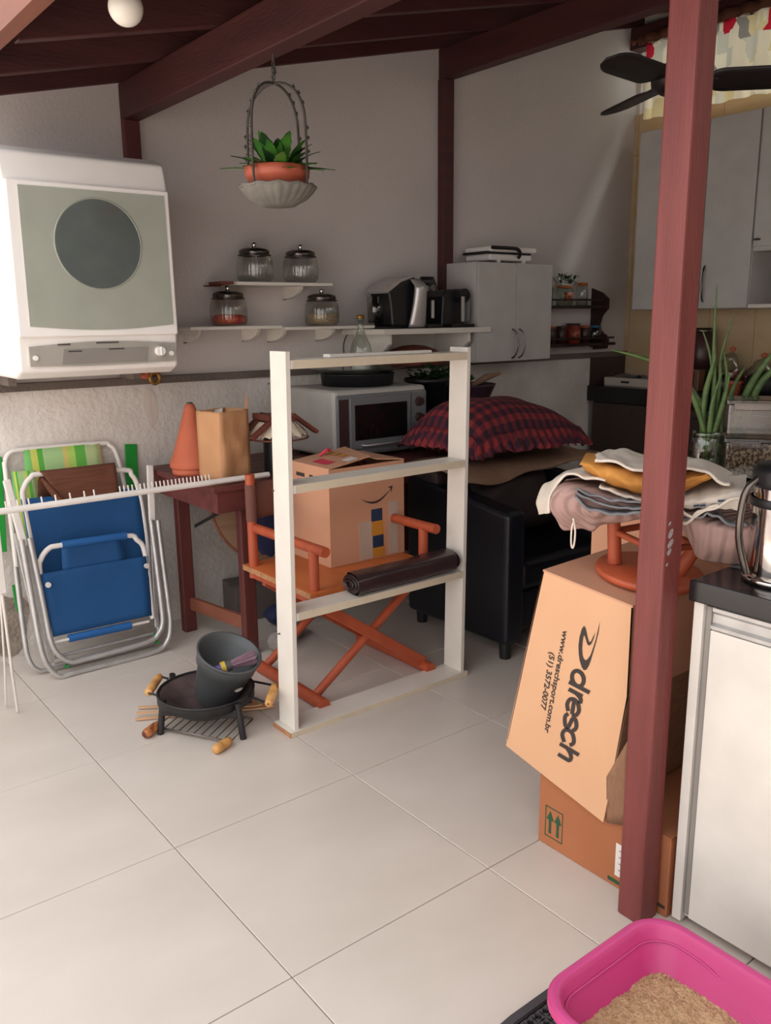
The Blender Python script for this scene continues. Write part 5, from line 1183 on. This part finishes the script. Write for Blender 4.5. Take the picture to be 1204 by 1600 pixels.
sw = [(520, 138), (500, 165), (478, 240), (468, 320), (470, 400), (480, 470), (500, 535), (520, 565), (545, 560), (570, 520), (590, 460), (620, 360), (645, 270), (660, 200), (672, 110), (655, 180), (635, 270), (610, 350), (585, 420), (560, 455), (540, 470), (520, 455), (508, 420), (503, 350), (508, 290), (515, 240), (524, 222), (535, 255), (548, 300), (560, 325), (575, 330), (595, 310), (615, 260), (628, 205), (608, 250), (590, 288), (575, 300), (565, 280), (552, 230), (540, 170), (530, 143)]
MB().add([FP(a, b) for a, b in sw], [list(range(len(sw)))]).build('logo_swoosh', 'print', db)
def text(s_, P0, P1, hgt, nm):
    """flat printed line: reads from grid point P0 to P1, capitals hgt grid units tall"""
    cu_ = bpy.data.curves.new(nm, 'FONT'); cu_.body = s_; cu_.size = 1; cu_.offset = .022; cu_.resolution_u = 4
    tmp = bpy.data.objects.new(nm, cu_); me = bpy.data.meshes.new_from_object(tmp); bpy.data.objects.remove(tmp)
    xs = [v.co.x for v in me.vertices]; x0, x1 = min(xs), max(xs)
    D = Vector((P1[0]-P0[0], P1[1]-P0[1])); up = Vector((195, 110)).normalized()*hgt/.72
    off = wloc(db)
    for v in me.vertices:
        q = Vector(P0)+D*((v.co.x-x0)/(x1-x0))+up*v.co.y; v.co = FP(q.x, q.y)-off
    me.materials.clear(); me.materials.append(M['print']); o_ = bpy.data.objects.new(nm, me); COL.objects.link(o_); o_.parent = db
text('www.dreschsport.com.br', (316, 150), (112, 1180), 62, 'address_print')
text('(51) 3572-0077', (178, 358), (72, 935), 62, 'phone_print')

# carton standing behind the stool
tcn = thing('tall_carton', 'plain tall cardboard carton standing behind the wooden stool', 'box', (2.15, 1.3, 0))
MB().box((2.07, .99, 0), (2.34, 1.62, .90)).build('carton_body', 'card', tcn, .003)
MB().box((2.068, .99, .888), (2.20, 1.62, .9015)).build('flap', 'card', tcn)

# ------------------------------------------------------------------ upturned stool with textiles
so_ = thing('wooden_stool', 'orange-brown round wooden stool turned upside down on the large carton', 'stool', (1.762, 1.198, .762))
SCX, SCY, SCZ = 1.762, 1.198, .766
MB().lathe([(0, 0), (.112, 0), (.128, .006), (.132, .016), (.128, .024), (.0, .026)], (SCX, SCY, SCZ), n=48).build('seat', 'orangewood', so_)
lg = [((1.717, 1.270, SCZ+.026), (1.706, 1.290, .955)), ((1.785, 1.135, SCZ+.026), (1.822, 1.078, .945)), ((1.700, 1.165, SCZ+.026), (1.668, 1.120, .95)), ((1.820, 1.240, SCZ+.026), (1.865, 1.285, .955))]
for p, q in lg: MB().cyl(p, q, .0175, .0155, 16).build('leg', 'orangewood', so_)
for a_, b_ in ((0, 3), (3, 1), (1, 2), (2, 0)):
    a = Vector(lg[a_][0])*.5+Vector(lg[a_][1])*.5; b = Vector(lg[b_][0])*.5+Vector(lg[b_][1])*.5
    MB().cyl(a, b, .0085, n=12).build('stretcher', 'orangewood', so_)
so_.rotation_euler = (math.radians(5), 0, 0)
TEX = {
 'mat': [ [(1.538,1.308,0.929), (1.548,1.294,0.905), (1.571,1.259,0.912), (1.586,1.238,0.906), (1.598,1.221,0.922), (1.62,1.187,0.932), (1.646,1.15,0.941), (1.677,1.103,0.95), (1.695,1.077,0.927), (1.709,1.057,0.891), (1.719,1.041,0.86), (1.744,1.004,0.851), (1.766,0.973,0.847), (1.784,0.946,0.855)],
   [(1.495,1.292,0.97), (1.508,1.272,0.966), (1.529,1.242,0.968), (1.549,1.212,0.967), (1.565,1.189,0.972), (1.585,1.16,0.974), (1.608,1.125,0.977), (1.639,1.08,0.98), (1.658,1.051,0.967), (1.672,1.03,0.935), (1.683,1.015,0.919), (1.703,0.985,0.914), (1.724,0.954,0.912), (1.744,0.925,0.919)],
   [(1.521,1.298,1.011), (1.53,1.284,1.022), (1.547,1.26,1.021), (1.567,1.229,1.01), (1.584,1.205,1.001), (1.604,1.175,0.994), (1.628,1.14,0.989), (1.659,1.094,0.985), (1.679,1.065,0.981), (1.694,1.042,0.971), (1.706,1.025,0.96), (1.723,1.0,0.956), (1.744,0.969,0.954), (1.766,0.937,0.961)],
   [(1.72,1.433,0.988), (1.733,1.412,0.994), (1.756,1.379,0.996), (1.779,1.346,0.993), (1.805,1.306,0.992), (1.832,1.267,0.991), (1.858,1.229,0.988), (1.88,1.197,0.982), (1.897,1.171,0.975), (1.91,1.152,0.968), (1.923,1.133,0.961), (1.936,1.114,0.954), (1.953,1.089,0.948), (1.969,1.065,0.95)] ],
 'tote': [ [(1.575,1.2,1.032), (1.554,1.231,1.036), (1.54,1.252,1.041), (1.528,1.27,1.044), (1.516,1.287,1.021), (1.508,1.3,0.988), (1.507,1.301,0.952)],
   [(1.71,1.304,1.028), (1.682,1.346,1.031), (1.659,1.379,1.018), (1.641,1.406,0.998), (1.625,1.429,0.974), (1.618,1.439,0.94), (1.623,1.433,0.907)] ],
 'grey1': [ [(1.52,1.237,1.004), (1.533,1.218,0.982), (1.549,1.194,0.972), (1.565,1.171,0.968), (1.581,1.148,0.968), (1.6,1.119,0.973), (1.646,1.052,0.981)],
   [(1.642,1.333,0.98), (1.658,1.309,0.968), (1.676,1.284,0.964), (1.693,1.258,0.961), (1.71,1.234,0.961), (1.726,1.209,0.962), (1.776,1.136,0.967)] ],
 'grey2': [ [(1.526,1.237,1.012), (1.54,1.216,0.998), (1.556,1.192,0.988), (1.573,1.168,0.982), (1.588,1.145,0.981), (1.604,1.122,0.982), (1.65,1.055,0.99)],
   [(1.652,1.337,0.986), (1.668,1.313,0.976), (1.685,1.288,0.968), (1.702,1.262,0.965), (1.719,1.237,0.965), (1.736,1.212,0.967), (1.784,1.142,0.973)] ],
 'grey3': [ [(1.528,1.242,1.018), (1.54,1.225,1.01), (1.556,1.202,1.003), (1.572,1.178,0.997), (1.588,1.155,0.995), (1.608,1.126,0.994), (1.653,1.058,1.0)],
   [(1.658,1.344,0.992), (1.672,1.325,0.987), (1.689,1.299,0.98), (1.707,1.274,0.975), (1.724,1.248,0.974), (1.742,1.221,0.974), (1.792,1.148,0.979)] ],
 'greyr': [ [(1.655,1.056,0.962), (1.677,1.023,0.968), (1.688,1.007,0.976), (1.701,0.988,0.972), (1.713,0.97,0.956), (1.734,0.94,0.955)],
   [(1.793,1.146,0.942), (1.818,1.11,0.948), (1.83,1.093,0.952), (1.843,1.072,0.951), (1.856,1.053,0.941), (1.879,1.02,0.94)] ],
 'napkin': [ [(1.561,1.203,1.024), (1.576,1.182,1.015), (1.592,1.158,1.005), (1.611,1.129,0.999), (1.658,1.061,1.001)],
   [(1.705,1.311,1.007), (1.724,1.284,1.001), (1.745,1.252,0.99), (1.763,1.227,0.983), (1.809,1.159,0.983)] ],
 'mustard': [ [(1.565,1.25,1.051), (1.575,1.237,1.043), (1.585,1.222,1.032), (1.599,1.2,1.023), (1.616,1.176,1.012), (1.632,1.153,1.006), (1.667,1.101,1.006), (1.685,1.075,1.011), (1.701,1.051,1.027), (1.716,1.028,1.047)],
   [(1.541,1.242,1.075), (1.552,1.225,1.068), (1.564,1.207,1.057), (1.579,1.186,1.05), (1.595,1.162,1.039), (1.613,1.136,1.032), (1.646,1.088,1.029), (1.663,1.062,1.033), (1.679,1.038,1.046), (1.696,1.014,1.056)],
   [(1.587,1.271,1.083), (1.601,1.251,1.08), (1.614,1.232,1.071), (1.628,1.212,1.063), (1.647,1.184,1.057), (1.659,1.166,1.052), (1.691,1.119,1.044), (1.708,1.093,1.047), (1.725,1.068,1.057), (1.741,1.046,1.052)],
   [(1.752,1.385,1.058), (1.764,1.368,1.059), (1.777,1.348,1.053), (1.795,1.321,1.047), (1.813,1.295,1.042), (1.826,1.276,1.038), (1.857,1.231,1.032), (1.876,1.202,1.034), (1.895,1.175,1.038), (1.909,1.153,1.035)] ],
 'top': [ [(1.554,1.214,1.086), (1.566,1.196,1.087), (1.583,1.17,1.078), (1.598,1.149,1.07), (1.609,1.132,1.066), (1.64,1.086,1.062), (1.665,1.05,1.074), (1.687,1.018,1.068), (1.702,0.996,1.052), (1.716,0.976,1.043)],
   [(1.664,1.301,1.069), (1.673,1.288,1.076), (1.685,1.269,1.078), (1.702,1.244,1.073), (1.723,1.214,1.067), (1.756,1.165,1.062), (1.783,1.126,1.067), (1.804,1.094,1.065), (1.824,1.065,1.048), (1.842,1.039,1.026)],
   [(1.756,1.362,1.058), (1.769,1.342,1.069), (1.778,1.328,1.076), (1.791,1.31,1.072), (1.813,1.278,1.064), (1.843,1.233,1.058), (1.871,1.192,1.058), (1.892,1.16,1.056), (1.917,1.124,1.041), (1.936,1.096,1.021)] ],
 'pouch': [ [(1.646,1.06,0.985), (1.661,1.038,0.985), (1.678,1.014,0.985), (1.695,0.989,0.986), (1.711,0.965,0.986), (1.723,0.947,0.987)],
   [(1.651,1.062,0.996), (1.665,1.042,1.006), (1.681,1.018,1.014), (1.697,0.993,1.02), (1.713,0.97,1.026), (1.728,0.948,1.03)],
   [(1.809,1.159,0.981), (1.824,1.136,1.003), (1.84,1.113,1.015), (1.856,1.089,1.023), (1.876,1.06,1.031), (1.893,1.035,1.033)] ],
}

def resamp(pts, t):
    P = [Vector(p) for p in pts]; n_ = len(P)-1; f = t*n_; i = min(int(f), n_-1); k = f-i
    p0, p1, p2, p3 = P[max(i-1, 0)], P[i], P[i+1], P[min(i+2, n_)]
    return .5*((2*p1)+(p2-p0)*k+(2*p0-5*p1+4*p2-p3)*k*k+(3*p1-p0-3*p2+p3)*k**3)
def cloth(key, m, name, label, th=.004, cat='cloth', wr=.003, fold=0, nu=60, nv=14, seed=1, push=0):
    rows_ = TEX[key]; c = resamp(rows_[-1], .5)
    t_ = thing(name, label, cat, (c.x, c.y, c.z-.02))
    def fn(u, v):
        p = resamp([resamp(r, u) for r in rows_], v) if len(rows_) > 2 else resamp(rows_[0], u)*(1-v)+resamp(rows_[1], u)*v
        return p+Vector((0, 0, 1))*(wr*ns(u*7+seed, v*3, seed)*2+fold*math.sin(u*26+v*9+seed))+Vector((-.827, -.562, .15))*(push+wr*ns(u*9, v*4, seed+5))
    MB().sheet(fn, nu, nv, th).build('textile', m, t_)
    return t_
cloth('mat', 'mauve', 'quilted_mat', 'mauve quilted mat with drooping ends over the upturned stool', .007, 'mat', .0025, .001, 80, 24)
tt_ = cloth('tote', 'cream', 'cream_tote', 'cream canvas cloth hanging over the left end of the quilted mat', .005, seed=3)
MB().tube(catmull([(1.507, 1.23, .944), (1.504, 1.233, .927), (1.504, 1.233, .893), (1.506, 1.23, .881), (1.508, 1.227, .894), (1.509, 1.227, .924), (1.510, 1.235, .95)]), .0022, 6).build('cord_loop', 'cream', tt_)
cloth('grey1', 'greyc', 'grey_cloth', 'lowest grey napkin of the folded stack, its hem closest to the mauve mat', .005, wr=.002, seed=4, push=.030)
cloth('grey2', 'greyc', 'grey_cloth', 'middle grey napkin of the folded stack on the mauve mat', .004, wr=.002, seed=5, push=.028)
cloth('grey3', 'greyc', 'grey_cloth', 'top grey napkin of the folded stack, right under the thin cream napkin', .004, wr=.002, seed=6, push=.026)
cloth('greyr', 'greyc', 'grey_cloth', 'blue-grey cloth corner sticking out below the cream pouch', .005, wr=.003, seed=7, push=.02)
cloth('napkin', 'cream', 'cream_napkin', 'thin cream napkin between grey napkins and mustard cloth', .005, wr=.002, seed=8)
cloth('mustard', 'mustard', 'mustard_cloth', 'mustard yellow folded cloth in the middle of the textile pile', .010, wr=.004, fold=.0015, seed=9, nu=80)
cloth('top', 'cream', 'cream_top_cloth', 'cream cloth draped over the top of the textile pile', .006, wr=.004, seed=10)
pch = cloth('pouch', 'cream', 'cream_pouch', 'cream pouch with navy stitches and a cord at the right of the pile', .010, 'pouch', .003, seed=11)
for x_, y_, z_, w_ in ((1.656, 1.016, .994, .006), (1.663, 1.005, .995, .006), (1.675, .987, .998, .005), (1.686, .972, 1.008, .010)):
    MB().beam((x_-w_*.56, y_+w_*.83, z_), (x_+w_*.56, y_-w_*.83, z_+.002), .002, .004).build('stitch', 'navyp', pch)
cord = thing('cotton_cord', 'looped white cotton cord hanging from the cream pouch', 'cord', (1.66, 1.0, .95))
MB().tube(catmull([(1.632, 1.045, .991), (1.640, 1.033, .977), (1.650, 1.019, .970), (1.657, 1.008, .979), (1.670, .990, .995), (1.678, .977, .999)]), .0036, 8).build('strand', 'cream', cord)
MB().tube(catmull([(1.633, 1.044, .962), (1.641, 1.032, .954), (1.649, 1.021, .964), (1.656, 1.011, .982), (1.676, .981, .993), (1.692, .957, 1.014), (1.709, .932, 1.018)]), .0036, 8).build('strand', 'cream', cord)

# ------------------------------------------------------------------ side counter behind, with jar and containers
PZ = .875
pen = solo('side_counter_top', 'black stone counter top behind the textile pile', 'counter', MB().box((2.40, 1.15, PZ-.035), (3.35, 1.95, PZ)), 'blackstone', .003)
pc = thing('side_cabinet', 'dark red wooden cabinet under the far black counter top', 'cabinet', (2.9, 1.55, 0))
MB().box((2.45, 1.2, .02), (3.3, 1.9, PZ-.036)).build('carcass', 'tableleg', pc)
for k in range(2): MB().box((2.43, 1.22+.34*k, .05), (2.45, 1.55+.34*k, PZ-.06)).build('door', 'tableleg', pc, .003)
JX, JY_ = 2.585, 1.565
gj_ = thing('water_jar', 'glass jar of water holding snake plant cuttings', 'jar', (JX, JY_, PZ))
MB().lathe([(0, .002), (.044, .002), (.05, .012), (.05, .105), (.046, .125), (.044, .128), (.047, .132), (.047, .15), (.044, .15)], (JX, JY_, PZ), n=32).build('jar_glass', 'glassg', gj_)
MB().lathe([(0, .004), (.043, .004), (.047, .012), (.047, .085), (0, .086)], (JX, JY_, PZ), n=28).build('water', 'glassg', gj_)
def offs(px, py, dep=0):   # local frame of the jar: right/up metres
    return Vector((JX, JY_, PZ))+Vector((math.cos(YAW+.3), -math.sin(YAW+.3), 0))*px+Vector((0, 0, py))+Vector((math.sin(YAW+.3), math.cos(YAW+.3), 0))*dep
sn = thing('snake_plant', 'bunch of cylindrical snake plant leaves standing in the glass jar', 'plant', (JX, JY_, PZ+.01))
S_ = 2.98/1332.0
def leafpts(l, dep): return [offs((x-1108)*S_, (740-y)*S_*1.0, dep) for x, y in l]
leaves = [([(1104, 735), (1112, 678), (1113, 620), (1108, 540), (1106, 463)], .0, .011), ([(1112, 735), (1104, 678), (1085, 625), (1073, 608), (1076, 599), (1082, 597)], -.02, .011),
          ([(1105, 735), (1110, 675), (1115, 620), (1105, 565), (1092, 528)], .015, .010), ([(1110, 735), (1116, 675), (1120, 600), (1119, 565), (1133, 503)], .01, .009),
          ([(1115, 735), (1101, 670), (1101, 620), (1109, 575), (1111, 560)], -.012, .013), ([(1100, 735), (1118, 668), (1128, 620), (1132, 588)], -.02, .012),
          ([(1104, 735), (1122, 655), (1130, 600), (1121, 553)], .02, .011), ([(1108, 735), (1110, 665), (1112, 625), (1121, 588)], -.03, .010)]
for pts_, dep, rr_ in leaves:
    c_ = catmull(leafpts(pts_, dep), 6); n_ = len(c_)
    MB().tube(c_, [rr_*.72*(.75+.3*math.sin(PI*min(1, i/n_*1.3)))*(1-(i/(n_-1))**3.5)+.0012 for i in range(n_)], 8).build('leaf', 'snake', sn)
sn2 = thing('snake_plant', 'second bunch of snake plant leaves leaning behind the clear containers', 'plant', (JX+.2, JY_-.05, PZ))
for pts_, rr_ in (([(1128, 720), (1143, 625), (1160, 583)], .008), ([(1140, 720), (1163, 628), (1186, 580), (1204, 555)], .012), ([(1150, 720), (1178, 620), (1204, 583), (1225, 555)], .012)):
    c_ = catmull(leafpts(pts_, .16), 6); n_ = len(c_)
    MB().tube(c_, [rr_*(1-(i/(n_-1))**3.5)+.001 for i in range(n_)], 8).build('leaf', 'snake', sn2)
MB().lathe([(0, 0), (.045, 0), (.05, .10), (.0, .10)], offs(.13, 0, .13), n=20).build('pot', 'black', sn2)
c_ = catmull([offs((x-1108)*S_, (740-y)*S_, .1) for x, y in ((1100, 640), (1060, 590), (1005, 568), (961, 557))], 6); n_ = len(c_)
MB().tube([offs(.02, .01, .1)]+c_, [.008]+[.008*(1-(i/(n_-1))**3)+.001 for i in range(n_)], 8).build('long_leaf', 'snake', sn)

def clearbox(cx, cy, z, w, d, h, nm, label, fill, fh, lid):
    t_ = thing(nm, label, 'container', (cx, cy, z)); R3 = RZ(-YAW*57.3-16)
    def bx2(lo, hi):
        return MB().box(lo, hi, R3, (0, 0, 0))
    def sh(mb):
        for v_ in mb.v: v_ += Vector((cx, cy, z))
        return mb
    b_ = bx2((-w/2, -d/2, 0), (w/2, d/2, h)); sh(b_).build('container_body', 'plasticclear', t_, .008, 2)
    if fill: sh(bx2((-w/2+.004, -d/2+.004, .004), (w/2-.004, d/2-.004, fh))).build('filling', fill, t_)
    sh(bx2((-w/2-.005, -d/2-.005, h-.006), (w/2+.005, d/2+.005, h+.012))).build('lid', lid, t_, .004)
    sh(bx2((-w*.42, -d/2-.012, h-.022), (w*.12, -d/2-.004, h+.004))).build('clip', 'plasticclear' if lid == 'plasticclear' else 'stickerw', t_, .002)
    return t_
clearbox(2.665, 1.455, PZ, .165, .14, .125, 'seed_container', 'clear container full of mixed seed beside the jar of water', 'seeds', .118, 'plasticclear')
clearbox(2.715, 1.455, PZ+.139, .22, .15, .105, 'empty_container', 'empty clear container with clip lid stacked on the seed container', None, 0, 'plasticclear')

# ------------------------------------------------------------------ cat litter tray on its mat
mt = thing('rubber_mat', 'dark grey perforated rubber mat under the pink tray', 'mat', (1.1, .6, 0))
def rrect(x0, y0, x1, y1, r, n=8):
    P = []
    for cx, cy, a0 in ((x1-r, y1-r, 0), (x0+r, y1-r, 90), (x0+r, y0+r, 180), (x1-r, y0+r, 270)):
        for k in range(n+1):
            a = math.radians(a0+90*k/n); P.append((cx+r*math.cos(a), cy+r*math.sin(a)))
    return P
# mat with real holes: a lattice of hexagonal cells around diamond holes
mx0, mx1, my0, my1, mr = .90, 1.56, .18, 1.012, .20
mm = MB()
def inside(x, y, pad=.02):
    x0, x1, y0, y1 = mx0+pad, mx1-pad, my0+pad, my1-pad; r = mr-pad
    cx = min(max(x, x0+r), x1-r); cy = min(max(y, y0+r), y1-r); return (x-cx)**2+(y-cy)**2 <= r*r
ce = .023
holes = set(); nx = int((mx1-mx0)/ce)+1; ny = int((my1-my0)/ce)+1
for i in range(nx):
    for j in range(ny):
        x = mx0+i*ce; y = my0+j*ce
        if not inside(x+ce/2, y+ce/2, .016): continue
        o4 = [(x, y), (x+ce, y), (x+ce, y+ce), (x, y+ce)]; cx, cy = x+ce/2, y+ce/2
        q = [(cx+.62*(a-cx)*(1 if (i+j) % 2 else .9), cy+.62*(b-cy)) for a, b in o4]
        mid = [(cx, y+.002), (x+ce-.002, cy), (cx, y+ce-.002), (x+.002, cy)]
        V = [(a, b, .006) for a, b in o4]+[(a, b, .006) for a, b in mid]
        mm.add(V, [(0, 4, 7), (1, 5, 4), (2, 6, 5), (3, 7, 6)])
        V2 = [(a, b, .006) for a, b in mid]+[(a, b, .0) for a, b in mid]
        mm.add(V2, [(0, 1, 5, 4), (1, 2, 6, 5), (2, 3, 7, 6), (3, 0, 4, 7)])
mo = mm.build('perforated_sheet', 'rubber', mt); mo['kind'] = 'stuff'
P_ = rrect(mx0, my0, mx1, my1, mr, 10); Pi = rrect(mx0+.02, my0+.02, mx1-.02, my1-.02, mr-.02, 10); n_ = len(P_)
mm = MB(); mm.add([(a, b, .0) for a, b in P_]+[(a, b, .005) for a, b in P_]+[(a, b, .008) for a, b in Pi]+[(a, b, .002) for a, b in Pi], [(i, (i+1) % n_, (i+1) % n_+n_, i+n_) for i in range(n_)]+[(i+n_, (i+1) % n_+n_, (i+1) % n_+2*n_, i+2*n_) for i in range(n_)]+[(i+2*n_, (i+1) % n_+2*n_, (i+1) % n_+3*n_, i+3*n_) for i in range(n_)])
mm.build('border', 'rubber', mt)
MB().prism(Pi, 'z', -.0005, .0008).build('backing', 'dark', mt)

ty = thing('litter_tray', 'bright pink plastic cat litter tray in the lower right corner', 'litter tray', (1.21, .58, .008))
LTZ = .008; H_ = .19
cxT, cyT, hwT, hlT = 1.205, .585, .175, .29
levels = [(-.045, 0, .045), (-.042, .004, .045), (-.018, .14, .055), (-.012, .150, .06), (-.006, .155, .065), (-.003, .178, .07), (.012, .184, .08), (.016, .180, .085), (.016, .168, .085)]
inner = [(-.003, .1845, .07), (-.010, .178, .065), (-.014, .150, .06), (-.024, .140, .055), (-.048, .012, .045), (-.060, .008, .04)]
def ring(off, z, r): return [(a, b, LTZ+z) for a, b in rrect(cxT-hwT-off, cyT-hlT-off, cxT+hwT+off, cyT+hlT+off, r, 8)]
def skin(levels_, cap):
    rs = [ring(*l) for l in levels_]; n_ = len(rs[0]); V = [p for r in rs for p in r]
    F = [(k*n_+i, k*n_+(i+1) % n_, (k+1)*n_+(i+1) % n_, (k+1)*n_+i) for k in range(len(rs)-1) for i in range(n_)]
    m_ = MB(); m_.add(V, F, True)
    if cap == 'first': m_.add(rs[0], [list(range(n_))[::-1]])
    if cap == 'last': m_.add(rs[-1], [list(range(n_))])
    return m_
skin(levels, 'first').build('outer_wall', 'pink', ty)
skin(inner, 'last').build('inner_wall', 'pink', ty)
skin([(-.003, .1845, .07), (.004, .188, .075), (.012, .184, .08)], None).build('rim', 'pinkrim', ty)
nl = MB()
zl = lambda t_: LTZ+.150
gpts = []
for (a, b) in rrect(cxT-hwT+.0155, cyT-hlT+.0155, cxT+hwT-.0155, cyT+hlT-.0155, .06, 8):
    dip = 0
    if a > cxT+.1: dip = .5*(1+math.cos(PI*min(1, abs(b-(cyT-.02))/.2)))
    gpts.append((a-(.006*dip if a > cxT else 0), b, LTZ+.158-.055*dip))
dense = []
for i, p in enumerate(gpts):
    q = gpts[(i+1) % len(gpts)]; L_ = math.dist(p[:2], q[:2]); k_ = max(1, int(L_/.02))
    for k in range(k_):
        u = k/k_; a = p[0]+(q[0]-p[0])*u; b = p[1]+(q[1]-p[1])*u
        dip = .5*(1+math.cos(PI*min(1, abs(b-(cyT-.03))/.22))) if a > cxT+.1 else 0
        dense.append((a-.0165*dip, b, LTZ+.155-.055*dip))
nl.tube(dense, .0022, 6, True); nl.build('moulded_ridge', 'pinkrim', ty)
sd_ = thing('litter_sand', 'heap of beige clumping litter granules inside the pink tray', 'litter', (cxT, cyT, .02)); sd_['kind'] = 'stuff'
def sfn(u, v):
    a, b = (u-.5)*2, (v-.5)*2
    x = cxT+a*(hwT-.028); y = cyT+b*(hlT-.028)
    r = .05; ex = max(0, abs(x-cxT)-(hwT-.028-r)); ey = max(0, abs(y-cyT)-(hlT-.028-r)); L_ = math.hypot(ex, ey)
    if L_ > r:
        x = cxT+math.copysign((hwT-.028-r)+ex*r/L_, x-cxT); y = cyT+math.copysign((hlT-.028-r)+ey*r/L_, y-cyT)
    return (x, y, LTZ+.095+.010*ns(x*9, y*9, 1)+.006*ns(x*30, y*30, 2)+.0035*ns(x*110, y*110, 3)+.003*ns(x*230, y*230, 4))
sdm = MB().sheet(sfn, 130, 200)
so2 = sdm.build('sand_surface', 'sand', sd_); so2['kind'] = 'stuff'
gm = MB(); rnd = random.Random(11)
for k in range(1500):
    x = cxT+rnd.uniform(-1, 1)*(hwT-.036); y = cyT+rnd.uniform(-1, 1)*(hlT-.036); z = LTZ+.095+.010*ns(x*9, y*9, 1)+.006*ns(x*30, y*30, 2)+.002
    s_ = rnd.uniform(.0012, .0034); c = Vector((x, y, z))
    gm.add([c+Vector((s_, 0, 0)), c+Vector((-s_, 0, 0)), c+Vector((0, s_, 0)), c+Vector((0, -s_, 0)), c+Vector((0, 0, s_)), c+Vector((0, 0, -s_))], [(0, 2, 4), (2, 1, 4), (1, 3, 4), (3, 0, 4), (2, 0, 5), (1, 2, 5), (3, 1, 5), (0, 3, 5)])
g_ = gm.build('granules', 'sand', sd_); g_['kind'] = 'stuff'
